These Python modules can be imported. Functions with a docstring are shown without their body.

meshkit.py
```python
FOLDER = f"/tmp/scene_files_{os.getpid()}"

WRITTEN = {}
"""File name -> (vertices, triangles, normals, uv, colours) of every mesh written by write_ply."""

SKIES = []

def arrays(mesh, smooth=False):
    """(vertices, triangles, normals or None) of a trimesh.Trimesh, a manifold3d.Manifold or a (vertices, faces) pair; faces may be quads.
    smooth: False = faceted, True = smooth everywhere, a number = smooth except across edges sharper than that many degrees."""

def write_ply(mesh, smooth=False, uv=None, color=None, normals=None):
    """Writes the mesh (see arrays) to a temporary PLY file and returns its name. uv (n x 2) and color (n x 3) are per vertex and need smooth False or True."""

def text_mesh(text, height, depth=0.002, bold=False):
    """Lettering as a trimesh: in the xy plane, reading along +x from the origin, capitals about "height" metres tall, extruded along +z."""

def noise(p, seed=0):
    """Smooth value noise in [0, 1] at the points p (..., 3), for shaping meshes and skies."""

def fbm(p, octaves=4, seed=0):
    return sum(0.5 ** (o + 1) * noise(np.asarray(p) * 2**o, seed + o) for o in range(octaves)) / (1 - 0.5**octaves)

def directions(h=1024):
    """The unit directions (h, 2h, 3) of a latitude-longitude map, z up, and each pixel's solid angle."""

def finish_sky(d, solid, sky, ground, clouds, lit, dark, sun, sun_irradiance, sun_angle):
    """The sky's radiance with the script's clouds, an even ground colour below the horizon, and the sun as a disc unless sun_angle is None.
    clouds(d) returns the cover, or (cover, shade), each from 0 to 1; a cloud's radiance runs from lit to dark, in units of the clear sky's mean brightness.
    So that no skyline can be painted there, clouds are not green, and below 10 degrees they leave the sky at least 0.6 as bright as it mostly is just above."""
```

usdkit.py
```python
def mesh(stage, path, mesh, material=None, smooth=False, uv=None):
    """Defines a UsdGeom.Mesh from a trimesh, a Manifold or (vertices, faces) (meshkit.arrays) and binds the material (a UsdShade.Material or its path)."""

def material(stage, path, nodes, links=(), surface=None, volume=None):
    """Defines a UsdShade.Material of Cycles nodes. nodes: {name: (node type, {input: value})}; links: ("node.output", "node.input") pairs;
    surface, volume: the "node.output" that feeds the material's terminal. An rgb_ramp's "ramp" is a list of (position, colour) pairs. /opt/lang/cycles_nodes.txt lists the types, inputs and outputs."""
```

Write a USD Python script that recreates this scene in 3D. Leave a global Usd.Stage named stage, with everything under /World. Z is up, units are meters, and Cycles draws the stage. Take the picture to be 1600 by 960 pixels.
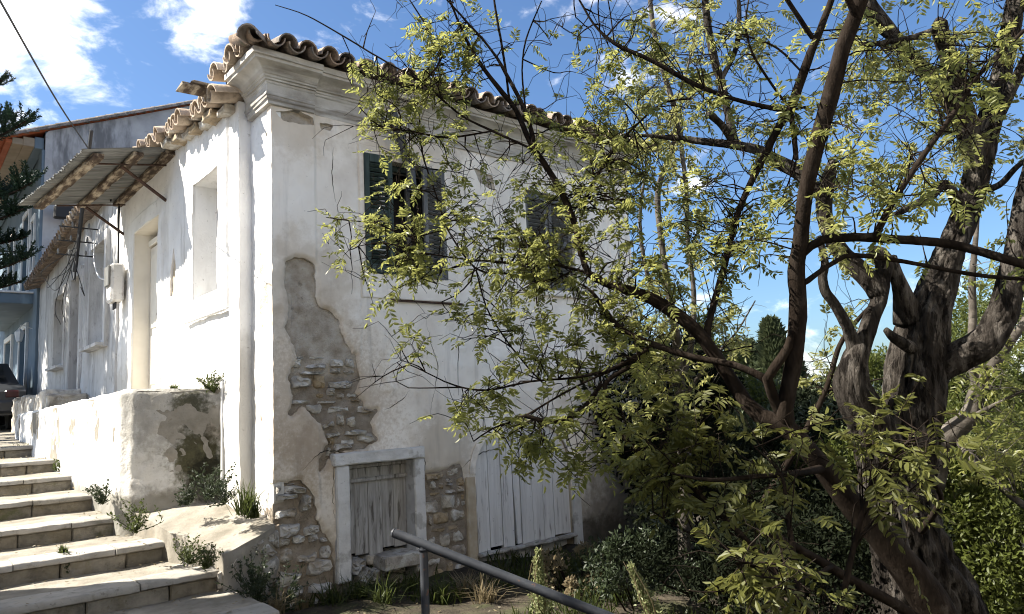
import math, random
import numpy as np, trimesh, shapely, usdkit, meshkit
from shapely.geometry import Polygon, LineString, MultiPolygon, box as sbox
from shapely import affinity
from scipy.spatial import Voronoi, Delaunay
from pxr import Usd, UsdGeom, UsdLux, UsdShade, Sdf, Gf, Vt

stage = Usd.Stage.CreateInMemory()
UsdGeom.SetStageUpAxis(stage, 'Z'); UsdGeom.SetStageMetersPerUnit(stage, 1.0)
UsdGeom.Xform.Define(stage, '/World'); UsdGeom.Scope.Define(stage, '/World/Looks')
RNG = np.random.default_rng(7); random.seed(7)
U = RNG.uniform

# ---------------------------------------------------------------- camera, sky, sun, exposure
FPX, PITCH, ROLL, YAW = 1137.76, .12868, -.049548, .70841
EYE = np.array([-2.546, -6.233, 2.0])
EXPOSURE = 1.85
SUN = np.array([-.583, .43, .703]); SUN /= np.linalg.norm(SUN)      # towards the sun
SUN_I, SKY_S = 1.25, .049
fw = np.array([math.sin(YAW) * math.cos(PITCH), math.cos(YAW) * math.cos(PITCH), math.sin(PITCH)])
r_ = np.array([math.cos(YAW), -math.sin(YAW), 0]); u_ = np.cross(r_, fw)
CR = r_ * math.cos(ROLL) + u_ * math.sin(ROLL); CU = -r_ * math.sin(ROLL) + u_ * math.cos(ROLL)
cam = UsdGeom.Camera.Define(stage, '/World/camera')
M = Gf.Matrix4d(*CR, 0, *CU, 0, *(-fw), 0, *EYE, 1)
cam.AddTransformOp().Set(M)
cam.CreateHorizontalApertureAttr(36.0); cam.CreateVerticalApertureAttr(36.0 * 614 / 1024)
cam.CreateFocalLengthAttr(36.0 * FPX / 1600); cam.CreateClippingRangeAttr(Gf.Vec2f(.05, 3000))
cam.CreateExposureAttr(EXPOSURE)


def ray(x, y): return ((x - 800) * CR - (y - 480) * CU + FPX * fw) / FPX
def D(x, y, t): return EYE + ray(x, y) * t                       # the point seen at pixel x, y of the 1600 px photograph, at depth t
def onX(x, y, X): d = ray(x, y); return EYE + d * ((X - EYE[0]) / d[0])
def onY(x, y, Y): d = ray(x, y); return EYE + d * ((Y - EYE[1]) / d[1])
def onZ(x, y, z): d = ray(x, y); return EYE + d * ((z - EYE[2]) / d[2])


def mat(name, nodes, links=(), surface='p.BSDF', volume=None):
    return usdkit.material(stage, '/World/Looks/' + name, nodes, links, surface, volume)


dome = UsdLux.DomeLight.Define(stage, '/World/sky_light')
sun_el, sun_rot = math.asin(SUN[2]), math.atan2(SUN[0], SUN[1])
NLOC = (14.2, 21.6, 26.4)
clouds = [(80, 0, .13, .95), (150, 70, .08, .75), (10, 150, .10, .9), (95, 120, .075, .9), (330, 8, .075, 1.1), (0, 75, .05, .6), (1075, 270, .05, .55), (1330, 640, .2, .6), (1100, 640, .2, .5), (1420, 620, .2, .5)]
sn = {'tc': ('texture_coordinate', {}),
      'sky': ('sky_texture', {'sky_type': 'single_scattering', 'sun_disc': False, 'sun_elevation': sun_el, 'sun_rotation': sun_rot, 'air_density': 1.0, 'aerosol_density': 1.3, 'ozone_density': 2.0}),
      'map': ('mapping', {'scale': (1, 1, 1.9)}),
      'n': ('noise_texture', {'scale': 11.0, 'detail': 9.0, 'roughness': .6, 'distortion': .3}),
      'n2m': ('mapping', {'location': NLOC}), 'n2': ('noise_texture', {'scale': 2.2, 'detail': 3.0}),
      'bg': ('background_shader', {'strength': SKY_S})}
sl = [('tc.generated', 'map.vector'), ('map.vector', 'n.vector'), ('tc.generated', 'n2m.vector'), ('n2m.vector', 'n2.vector')]
prev = None
for i, (cx, cy, rad, w) in enumerate(clouds):
    d = ray(cx, cy); d = d / np.linalg.norm(d)
    sn[f'd{i}'] = ('vector_math', {'math_type': 'distance', 'vector2': tuple(d)})
    sn[f'm{i}'] = ('map_range', {'range_type': 'smoothstep', 'from_min': rad * 1.3, 'from_max': 0.0, 'to_min': 0.0, 'to_max': w * .31, 'clamp': True})
    sl += [('tc.generated', f'd{i}.vector1'), (f'd{i}.value', f'm{i}.value')]
    if prev:
        sn[f'x{i}'] = ('math', {'math_type': 'maximum'})
        sl += [(prev, f'x{i}.value1'), (f'm{i}.result', f'x{i}.value2')]
        prev = f'x{i}.value'
    else:
        prev = f'm{i}.result'
sn['far'] = ('map_range', {'range_type': 'linear', 'from_min': .46, 'from_max': .64, 'to_min': 0.0, 'to_max': .30, 'clamp': True})
sn['sum'] = ('math', {'math_type': 'add'}); sn['sum2'] = ('math', {'math_type': 'add'})
sn['cov'] = ('map_range', {'range_type': 'smoothstep', 'from_min': .63, 'from_max': 1.02, 'to_min': 0.0, 'to_max': 1.0, 'clamp': True})
sn['tint'] = ('mix', {'mix_type': 'multiply', 'fac': 1.0, 'color2': (.74, .93, 1.12)})
sn['cm'] = ('mix', {'mix_type': 'mix', 'color2': (19., 18.4, 17.6)})
sl += [('n2.fac', 'far.value'), (prev, 'sum.value1'), ('far.result', 'sum.value2'), ('sum.value', 'sum2.value1'), ('n.fac', 'sum2.value2'), ('sum2.value', 'cov.value'), ('cov.result', 'cm.fac'),
       ('sky.color', 'tint.color1'), ('tint.color', 'cm.color1'), ('cm.color', 'bg.color')]
sky_m = mat('sky_look', sn, sl, surface='bg.background')
UsdShade.MaterialBindingAPI.Apply(dome.GetPrim()).Bind(sky_m)
dome.GetPrim().SetCustomDataByKey('kind', 'structure')
sun = UsdLux.DistantLight.Define(stage, '/World/sun')
sun.CreateNormalizeAttr(True); sun.CreateIntensityAttr(SUN_I); sun.CreateAngleAttr(.5); sun.CreateColorAttr(Gf.Vec3f(1, .94, .83))
bz = SUN; bx = np.cross([0, 0, 1], bz); bx /= np.linalg.norm(bx); by = np.cross(bz, bx)
sun.AddTransformOp().Set(Gf.Matrix4d(*bx, 0, *by, 0, *bz, 0, 0, 0, 30, 1))

# ---------------------------------------------------------------- helpers
USED = {}


def path_for(name, parent):
    base = (str(parent.GetPath()) if parent else '/World') + '/'
    k = USED.get(base + name, 0); USED[base + name] = k + 1
    return base + (name if k == 0 else f'{name}_{k:03d}')


def tag(p, label=None, cat=None, group=None, kind=None):
    p = p.GetPrim() if hasattr(p, 'GetPrim') else p
    for k, v in (('label', label), ('category', cat), ('group', group), ('kind', kind)):
        if v: p.SetCustomDataByKey(k, v)
    return p


def obj(name, mesh, m, parent=None, smooth=False, **kw):
    return tag(usdkit.mesh(stage, path_for(name, parent), mesh, m, smooth=smooth).GetPrim(), **kw)


def thing(name, label, cat, loc=(0, 0, 0), group=None):
    x = UsdGeom.Xform.Define(stage, path_for(name, None)); x.AddTranslateOp().Set(Gf.Vec3d(*map(float, loc)))
    return tag(x.GetPrim(), label, cat, group)


def cat_(meshes):
    vs, fs, n = [], [], 0
    for m in meshes:
        v, f = (np.asarray(m.vertices), np.asarray(m.faces)) if hasattr(m, 'vertices') else m
        if f.shape[1] == 4: f = np.vstack([f[:, [0, 1, 2]], f[:, [0, 2, 3]]])
        vs.append(v); fs.append(f + n); n += len(v)
    return np.vstack(vs), np.vstack(fs)


def move(m, t):
    v, f = m; return v + np.asarray(t), f


def bevel_box(lo, hi, b=.006, jit=0., rng=RNG):
    """A box with chamfered edges, optionally with slightly displaced corners."""
    lo, hi = np.minimum(lo, hi).astype(float), np.maximum(lo, hi).astype(float)
    b = min(b, *(0.45 * (hi - lo)))
    c = []
    for s in np.ndindex(2, 2, 2):
        p = np.where(np.array(s) == 0, lo, hi); sg = np.where(np.array(s) == 0, 1, -1)
        j = rng.uniform(-jit, jit, 3) if jit else 0
        for k in range(3):
            q = p + sg * b; q[k] = p[k]; c.append(q + j)
    m = trimesh.Trimesh(np.array(c)).convex_hull if False else trimesh.convex.convex_hull(np.array(c))
    return np.array(m.vertices), np.array(m.faces)


def spline(pts, step):
    P = np.asarray(pts, float)
    if len(P) == 2: n = max(2, int(np.linalg.norm(P[1, :3] - P[0, :3]) / step) + 1); t = np.linspace(0, 1, n)[:, None]; return P[0] * (1 - t) + P[1] * t
    Q = np.vstack([2 * P[0] - P[1], P, 2 * P[-1] - P[-2]]); out = []
    for i in range(1, len(Q) - 2):
        n = max(1, int(np.linalg.norm(Q[i + 1, :3] - Q[i, :3]) / step)); t = (np.arange(n) / n)[:, None]
        a, b, c, d = Q[i - 1], Q[i], Q[i + 1], Q[i + 2]
        out.append(.5 * (2 * b + (c - a) * t + (2 * a - 5 * b + 4 * c - d) * t * t + (3 * b - a - 3 * c + d) * t ** 3))
    out.append(Q[-2][None]); return np.vstack(out)


def sweep(P, R, sides=8, cap=True):
    """A tube along the points P with the radii R, as (vertices, faces), plus angle and length of every vertex."""
    P = np.asarray(P, float); R = np.broadcast_to(R, (len(P),)); n = len(P)
    T = np.gradient(P, axis=0); T /= np.linalg.norm(T, axis=1, keepdims=True) + 1e-12
    a = np.cross(T[0], [0, 0, 1.0] if abs(T[0, 2]) < .9 else [1.0, 0, 0]); a /= np.linalg.norm(a)
    A = np.empty_like(P)
    for i in range(n):
        a = a - T[i] * (a @ T[i]); a /= np.linalg.norm(a) + 1e-12; A[i] = a
    B = np.cross(T, A); ang = np.arange(sides) * 2 * np.pi / sides
    N = np.cos(ang)[None, :, None] * A[:, None] + np.sin(ang)[None, :, None] * B[:, None]
    V = (P[:, None] + R[:, None, None] * N).reshape(-1, 3)
    i, j = np.meshgrid(np.arange(n - 1), np.arange(sides), indexing='ij')
    q = np.stack([i * sides + j, i * sides + (j + 1) % sides, (i + 1) * sides + (j + 1) % sides, (i + 1) * sides + j], -1).reshape(-1, 4)
    F = np.vstack([q[:, [0, 1, 2]], q[:, [0, 2, 3]]])
    if cap:
        V = np.vstack([V, P[0] - T[0] * R[0] * .15, P[-1] + T[-1] * R[-1] * .4]); k = len(V); jj = np.arange(sides)
        F = np.vstack([F, np.stack([(jj + 1) % sides, jj, np.full(sides, k - 2)], 1), np.stack([(n - 1) * sides + jj, (n - 1) * sides + (jj + 1) % sides, np.full(sides, k - 1)], 1)])
    return V, F


def tube(pts, radii, sides=8, step=.05, noise=0., seed=0):
    pts = np.asarray(pts, float); radii = np.broadcast_to(radii, (len(pts),)).astype(float)
    S = spline(np.hstack([pts, radii[:, None]]), step)
    v, f = sweep(S[:, :3], np.maximum(S[:, 3], .0005), sides)
    if noise:
        v = v + (np.stack([meshkit.fbm(v * 14, 3, seed + k) for k in range(3)], -1) - .5) * 2 * noise
    return v, f


def prism(poly, fn, d0, d1):
    """A shapely polygon in (a, b), extruded from depth d0 to d1; fn(a, b, d) -> xyz."""
    m = trimesh.creation.extrude_polygon(poly, 1.0, engine='earcut')
    v = np.array(m.vertices); d = d0 + (d1 - d0) * v[:, 2]
    out = np.stack(fn(v[:, 0], v[:, 1], d), -1); f = np.array(m.faces)
    a, b, c = fn(np.zeros(1), np.zeros(1), np.zeros(1)), fn(np.ones(1), np.zeros(1), np.zeros(1)), fn(np.zeros(1), np.ones(1), np.zeros(1))
    ex, ey = np.ravel(b) - np.ravel(a), np.ravel(c) - np.ravel(a); ez = np.ravel(fn(np.zeros(1), np.zeros(1), np.ones(1))) - np.ravel(a)
    if np.dot(np.cross(ex, ey), ez) * (d1 - d0) < 0: f = f[:, ::-1]
    return out, f


def ragged(poly, amp, step=.02, freq=9., seed=0):
    """The polygon with a broken, uneven outline."""
    g = poly.segmentize(step); c = np.array(g.exterior.coords)[:-1]
    p3 = np.stack([c[:, 0] * freq, c[:, 1] * freq, np.full(len(c), seed * 3.7)], -1)
    o = np.stack([meshkit.fbm(p3, 3, seed), meshkit.fbm(p3 + 31.7, 3, seed + 5)], -1) - .5
    r = Polygon(c + o * 2.6 * amp).buffer(0).buffer(-amp * .55).buffer(amp * .55, quad_segs=2)
    return max(r.geoms, key=lambda x: x.area) if isinstance(r, MultiPolygon) else r


def panel(poly, cell, depth, fn, skirt):
    """A surface over the polygon in (a, b): a fine grid cut along the polygon's outline. depth(a, b) is how far each point stands out; the cut edges go back to depth skirt."""
    a0, b0, a1, b1 = poly.bounds; na, nb = int((a1 - a0) / cell) + 3, int((b1 - b0) / cell) + 3
    A, B = np.meshgrid(a0 - cell * .7 + np.arange(na) * cell, b0 - cell * .7 + np.arange(nb) * cell, indexing='ij')
    pts = np.stack([A.ravel(), B.ravel()], -1); shapely.prepare(poly); G = shapely.points(pts)
    inside = shapely.contains_xy(poly, pts[:, 0], pts[:, 1])
    I = inside.reshape(na, nb); near = np.zeros_like(I)
    for da in (-1, 0, 1):
        for db in (-1, 0, 1): near |= np.roll(np.roll(I, da, 0), db, 1) != I
    near = near.ravel(); k = np.nonzero(near)[0]
    line = poly.boundary; shapely.prepare(line)
    near_pt = shapely.get_coordinates(shapely.get_point(shapely.shortest_line(line, G[k]), 0))
    dist = np.linalg.norm(near_pt - pts[k], axis=1); snap = dist < cell * .72
    pts[k[snap]] = near_pt[snap]; ok = inside.copy(); ok[k[snap]] = True; onb = np.zeros(len(pts), bool); onb[k[snap]] = True
    idx = np.arange(na * nb).reshape(na, nb)
    q = np.stack([idx[:-1, :-1], idx[1:, :-1], idx[1:, 1:], idx[:-1, 1:]], -1).reshape(-1, 4)
    tri = np.vstack([q[:, [0, 1, 2]], q[:, [0, 2, 3]]]); tri = tri[ok[tri].all(1)]
    cen = pts[tri].mean(1); allb = onb[tri].all(1); good = np.ones(len(tri), bool)
    good[allb] = shapely.contains_xy(poly, cen[allb, 0], cen[allb, 1]); tri = tri[good]
    d1, d2 = pts[tri[:, 1]] - pts[tri[:, 0]], pts[tri[:, 2]] - pts[tri[:, 0]]
    tri = tri[np.abs(d1[:, 0] * d2[:, 1] - d1[:, 1] * d2[:, 0]) > 1e-9]
    dep = depth(pts[:, 0], pts[:, 1]); V = np.stack(fn(pts[:, 0], pts[:, 1], dep), -1)
    e = np.vstack([tri[:, [0, 1]], tri[:, [1, 2]], tri[:, [2, 0]]]); key = {}
    s = np.sort(e, 1); _, inv, cnt = np.unique(s[:, 0] * (na * nb) + s[:, 1], return_inverse=True, return_counts=True)
    be = e[cnt[inv] == 1]
    W = np.stack(fn(pts[be.ravel(), 0], pts[be.ravel(), 1], np.full(be.size, skirt)), -1)
    W0 = V[be.ravel()]; n = len(V); m = be.size
    VV = np.vstack([V, W0, W]); j = np.arange(len(be))
    F2 = np.vstack([np.stack([n + 2 * j + 1, n + 2 * j, n + m + 2 * j], 1), np.stack([n + 2 * j + 1, n + m + 2 * j, n + m + 2 * j + 1], 1)])
    F = np.vstack([tri, F2])
    used = np.unique(F); remap = np.zeros(len(VV), int); remap[used] = np.arange(len(used))
    out = VV[used], remap[F]
    # outward = towards larger depth
    p0 = np.ravel(fn(np.zeros(1), np.zeros(1), np.zeros(1))); p1 = np.ravel(fn(np.zeros(1), np.zeros(1), np.ones(1)))
    v, f = out; nn = np.cross(v[f[:len(tri), 1]] - v[f[:len(tri), 0]], v[f[:len(tri), 2]] - v[f[:len(tri), 0]]).sum(0)
    return (v, f[:, ::-1]) if nn @ (p1 - p0) < 0 else (v, f)


def stone_cells(poly, size, stretch, seed, gap=.005):
    """Rubble: Voronoi cells of the polygon, each shrunk and rounded."""
    rng = np.random.default_rng(seed); a0, b0, a1, b1 = poly.bounds; sa, sb = size * stretch, size
    pts = []
    row = 0; b = b0 - sb
    while b < b1 + sb:
        a = a0 - sa + (row % 2) * sa * .5
        while a < a1 + sa:
            pts.append((a + rng.uniform(-.3, .3) * sa, b + rng.uniform(-.3, .3) * sb)); a += sa * rng.uniform(.75, 1.25)
        b += sb * rng.uniform(.75, 1.25); row += 1
    P = np.array(pts); V = Voronoi(P); out = []
    for i, reg in enumerate(V.point_region):
        r = V.regions[reg]
        if -1 in r or len(r) < 3: continue
        g = Polygon(V.vertices[r]).intersection(poly)
        if g.is_empty or g.geom_type != 'Polygon': continue
        gp = gap * rng.uniform(.5, 1.5); rr = size * .10
        g = g.buffer(-gp - rr).buffer(rr, quad_segs=2)
        if g.is_empty or g.geom_type != 'Polygon' or g.area < size * size * .15: continue
        out.append(g)
    return out


def stone_rows(poly, size, stretch, seed, gap=.006):
    """Roughly coursed flat rubble."""
    rng = np.random.default_rng(seed); a0, b0, a1, b1 = poly.bounds; out = []; b = b0 - .02
    while b < b1:
        h = size * rng.uniform(.45, 1.4); a = a0 - rng.uniform(0, size)
        while a < a1:
            w = size * stretch * rng.uniform(.35, 1.5); hh = h * rng.uniform(.75, 1.12); dz = rng.uniform(-.3, .3) * h; n = 5
            top = [(a + w * t, b + hh + dz + rng.uniform(-.2, .12) * h) for t in np.linspace(.06, .94, n)]; bot = [(a + w * t, b + dz * .4 + rng.uniform(-.1, .18) * h) for t in np.linspace(.04, .96, n)]
            g = Polygon(bot + [(a + w + rng.uniform(-.02, .01), b + h * .5)] + top[::-1] + [(a + rng.uniform(-.01, .02), b + h * .5)]).buffer(0).buffer(-gap * rng.uniform(.6, 1.8) - .008).buffer(.008, quad_segs=1).intersection(poly)
            if g.geom_type == 'Polygon' and not g.is_empty and g.area > size * size * .12:
                if rng.random() < .12 and w > h: # a stone broken into two slips
                    m_ = b + h * .5
                    for q in (g.intersection(sbox(a - 1, b - 1, a + 2, m_ - .004)), g.intersection(sbox(a - 1, m_ + .004, a + 2, b + 1))):
                        if q.geom_type == 'Polygon' and q.area > 2e-4: out.append(q)
                elif rng.random() > .06: out.append(g)
            a += w
        b += h
    return out


def stone_mesh(g, fn, d0, d1, seed, n=12):
    """One rounded stone: the outline g at depth d0, bulging out to d1."""
    c = np.array(g.centroid.coords[0]); L = g.exterior; t = np.linspace(0, 1, n, endpoint=False)
    ring = np.array([L.interpolate(x, normalized=True).coords[0] for x in t]); rng = np.random.default_rng(seed)
    if Polygon(ring).exterior.is_ccw is False: ring = ring[::-1]
    tilt = rng.uniform(-.25, .25, 2); V, k = [], 0
    for s, h in ((1.0, 0), (1.0, .45), (.93, .8), (.74, 1.0), (.4, 1.06)):
        p = c + (ring - c) * s * (1 + rng.uniform(-.035, .035, (n, 1)))
        d = d0 + (d1 - d0) * np.clip(h + (rng.uniform(-.16, .16, n) + ((p - c) @ tilt) / max(.03, math.sqrt(g.area))) * (h > 0), 0, 2)
        V.append(np.stack(fn(p[:, 0], p[:, 1], d), -1))
    V.append(np.stack(fn(c[:1], c[1:], np.array([d0 + (d1 - d0) * 1.05])), -1)); V = np.vstack(V); F = []
    for i in range(4):
        for j in range(n):
            a, b = i * n + j, i * n + (j + 1) % n; F += [(a, b, b + n), (a, b + n, a + n)]
    F += [(4 * n + j, 4 * n + (j + 1) % n, 5 * n) for j in range(n)]
    F = np.array(F); nn = np.cross(V[F[:, 1]] - V[F[:, 0]], V[F[:, 2]] - V[F[:, 0]]).sum(0)
    p0 = np.ravel(fn(np.zeros(1), np.zeros(1), np.zeros(1))); p1 = np.ravel(fn(np.zeros(1), np.zeros(1), np.ones(1)))
    vol = nn @ (p1 - p0)
    return V, (F if vol > 0 else F[:, ::-1])


def strip(poly3, width_vec):
    a = np.asarray(poly3, float); n = len(a); V = np.vstack([a, a + width_vec]); i = np.arange(n - 1)
    return V, np.vstack([np.stack([i, i + 1, n + i + 1], 1), np.stack([i, n + i + 1, n + i], 1)])


# ---------------------------------------------------------------- materials
def surf(name, ramp, scale=4., detail=5., rough=.85, bump=.3, bscale=40., bdist=.01, stretch=(1, 1, 1), stain=None, island=0., spec=.25, zones=()):
    """ramp: colours by noise. stain: list of (scale, stretch, lo, hi, colour, amount[, seed]) laid over it by another noise."""
    n = {'g': ('geometry', {}), 'm': ('mapping', {'scale': stretch}), 'n': ('noise_texture', {'scale': scale, 'detail': detail, 'roughness': .6}),
         'r': ('rgb_ramp', {'ramp': ramp}), 'bn': ('noise_texture', {'scale': bscale, 'detail': 5.0, 'roughness': .65}), 'b': ('bump', {'strength': bump, 'distance': bdist}),
         'p': ('principled_bsdf', {'roughness': rough, 'specular_ior_level': spec})}
    l = [('g.position', 'm.vector'), ('m.vector', 'n.vector'), ('m.vector', 'bn.vector'), ('n.fac', 'r.fac'), ('bn.fac', 'b.height'), ('b.normal', 'p.normal')]
    cur = 'r.color'
    for i, st in enumerate(stain or []):
        sc, stv, lo, hi, col, amt = st[:6]
        n |= {f'sm{i}': ('mapping', {'scale': stv, 'location': (3.1 * i + (st[6] if len(st) > 6 else 0), 1.7 * i, .9 * i)}), f'sn{i}': ('noise_texture', {'scale': sc, 'detail': 6.0, 'roughness': .62}),
              f'sr{i}': ('map_range', {'range_type': 'smoothstep', 'from_min': lo, 'from_max': hi, 'to_min': 0., 'to_max': amt, 'clamp': True}), f'sx{i}': ('mix', {'color2': col})}
        l += [('g.position', f'sm{i}.vector'), (f'sm{i}.vector', f'sn{i}.vector'), (f'sn{i}.fac', f'sr{i}.value'), (f'sr{i}.result', f'sx{i}.fac'), (cur, f'sx{i}.color1')]
        cur = f'sx{i}.color'
    for i, (c, rad, col, amt, ns, na) in enumerate(zones):             # a stain round the point c; a number for c means below that height
        n |= {f'zn{i}': ('noise_texture', {'scale': ns, 'detail': 7.0, 'roughness': .68}), f'za{i}': ('math', {'math_type': 'multiply_add', 'value2': na, 'value3': -na / 2}), f'zs{i}': ('math', {'math_type': 'add'}),
              f'zr{i}': ('map_range', {'range_type': 'smoothstep', 'from_min': .55, 'from_max': 1.25, 'to_min': amt, 'to_max': 0., 'clamp': True}), f'zx{i}': ('mix', {'mix_type': 'multiply', 'color2': tuple(min(1., q * 1.3) for q in col)})}
        l += [('g.position', f'zn{i}.vector'), (f'zn{i}.fac', f'za{i}.value1'), (f'za{i}.value', f'zs{i}.value1'), (f'zs{i}.value', f'zr{i}.value'), (f'zr{i}.result', f'zx{i}.fac'), (cur, f'zx{i}.color1')]
        if np.ndim(c):
            n |= {f'zd{i}': ('vector_math', {'math_type': 'distance', 'vector2': c}), f'zm{i}': ('math', {'math_type': 'multiply', 'value2': 1. / rad})}
            l += [('g.position', f'zd{i}.vector1'), (f'zd{i}.value', f'zm{i}.value1'), (f'zm{i}.value', f'zs{i}.value2')]
        else:
            n |= {f'zd{i}': ('separate_xyz', {}), f'zm{i}': ('map_range', {'from_min': c - rad, 'from_max': c, 'to_min': 0., 'to_max': 1., 'clamp': False})}
            l += [('g.position', f'zd{i}.vector'), (f'zd{i}.z', f'zm{i}.value'), (f'zm{i}.result', f'zs{i}.value2')]
        cur = f'zx{i}.color'
    if island:
        n |= {'hs': ('hsv', {}), 'mr': ('map_range', {'to_min': 1 - island, 'to_max': 1 + island})}
        l += [('g.random_per_island', 'mr.value'), ('mr.result', 'hs.value'), (cur, 'hs.color')]; cur = 'hs.color'
    l.append((cur, 'p.base_color'))
    return mat(name, n, l)


def leaf_mat(name, cols, transl=.45, tcol=None, rough=.5):
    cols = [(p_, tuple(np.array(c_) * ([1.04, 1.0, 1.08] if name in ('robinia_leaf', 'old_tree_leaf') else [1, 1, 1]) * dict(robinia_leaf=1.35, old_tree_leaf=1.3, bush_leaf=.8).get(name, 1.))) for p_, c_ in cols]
    n = {'g': ('geometry', {}), 'r': ('rgb_ramp', {'ramp': cols}), 'p': ('principled_bsdf', {'roughness': rough, 'specular_ior_level': .08 if name == 'dark_evergreen' else .35}), 't': ('translucent_bsdf', {}),
         'h': ('hsv', {'hue': .488, 'saturation': .96, 'value': 1.6}), 'x': ('mix_closure', {'fac': transl})}
    l = [('g.random_per_island', 'r.fac'), ('r.color', 'p.base_color'), ('r.color', 'h.color'), ('h.color', 't.color'), ('p.BSDF', 'x.closure1'), ('t.BSDF', 'x.closure2')]
    return mat(name, n, l, surface='x.closure')


def plain(name, col, rough=.6, metal=0., spec=.4): return mat(name, {'p': ('principled_bsdf', {'base_color': col, 'roughness': rough, 'metallic': metal, 'specular_ior_level': spec})})


W_ = (1, 1, 1)
m_right = surf('lime_plaster_front', [(.3, (.70, .63, .545)), (.5, (.81, .75, .665)), (.7, (.86, .81, .735))], 2.2, 6, .9, .35, 55, .006,
               stain=[(1.1, (1, 1, .35), .50, .68, (.58, .53, .47), .5), (5., (1, 1, .10), .54, .70, (.44, .405, .36), .5), (24., W_, .66, .74, (.33, .30, .26), .6), (1.9, W_, .60, .72, (.58, .50, .40), .55, 7.3), (70., W_, .68, .75, (.25, .23, .2), .5)],
               zones=[((.28, 0, 2.2), .9, (.55, .50, .44), .55, 6., 2.2), ((.3, 0, 3.1), .55, (.50, .45, .38), .5, 8., 2.0), ((.25, 0, 1.3), .7, (.48, .44, .39), .55, 10., 2.2), ((.5, 0, 2.0), .75, (.42, .35, .27), .45, 30., 2.6), (.95, .5, (.38, .35, .31), .65, 6., 1.8), (.62, .4, (.12, .105, .08), .8, 7., 1.5), ((4.9, 0, .6), 1.3, (.2, .18, .15), .7, 4., 1.6), ((1.75, 0, 1.5), .45, (.46, .41, .34), .6, 9., 1.8), ((1.45, 0, 4.95), .8, (.42, .38, .32), .5, 6., 1.6), ((.2, 0, 4.75), .45, (.50, .45, .38), .6, 9., 1.5)])
m_left = surf('lime_plaster_alley', [(.3, (.66, .645, .62)), (.55, (.76, .75, .73)), (.7, (.80, .79, .77))], 2.0, 6, .9, .5, 40, .008,
              stain=[(2.2, (1, 1, .3), .54, .70, (.50, .48, .45), .55), (5., (1, 1, .10), .56, .68, (.42, .40, .37), .5), (20., W_, .62, .70, (.34, .32, .29), .6)], zones=[(2.75, .5, (.42, .40, .36), .55, 5., 1.6)])
m_landing = surf('lime_plaster_landing', [(.3, (.50, .49, .465)), (.55, (.66, .645, .62)), (.7, (.72, .71, .68))], 3.2, 6, .92, .7, 36, .012,
                 stain=[(3., (1, 1, .4), .52, .7, (.40, .385, .36), .6), (26., W_, .62, .7, (.26, .25, .22), .55), (1.3, W_, .62, .75, (.45, .40, .31), .5)],
                 zones=[((-.38, 1.4, 1.85), .75, (.46, .43, .37), .4, 5., 2.2), ((-.30, 1.20, 2.10), .22, (.075, .075, .035), .92, 14., 1.6), ((-.27, 1.12, 1.62), .30, (.085, .08, .03), .95, 11., 1.7), ((-.2, 1.0, 1.42), .26, (.05, .05, .028), .9, 12., 1.6), ((-.12, 1.0, 1.9), .22, (.2, .16, .11), .7, 12., 1.6), (1.36, .2, (.16, .15, .12), .8, 7., 1.6), ((-.5, 1.3, 2.33), .7, (.24, .23, .2), .5, 14., 2.0)])
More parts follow.
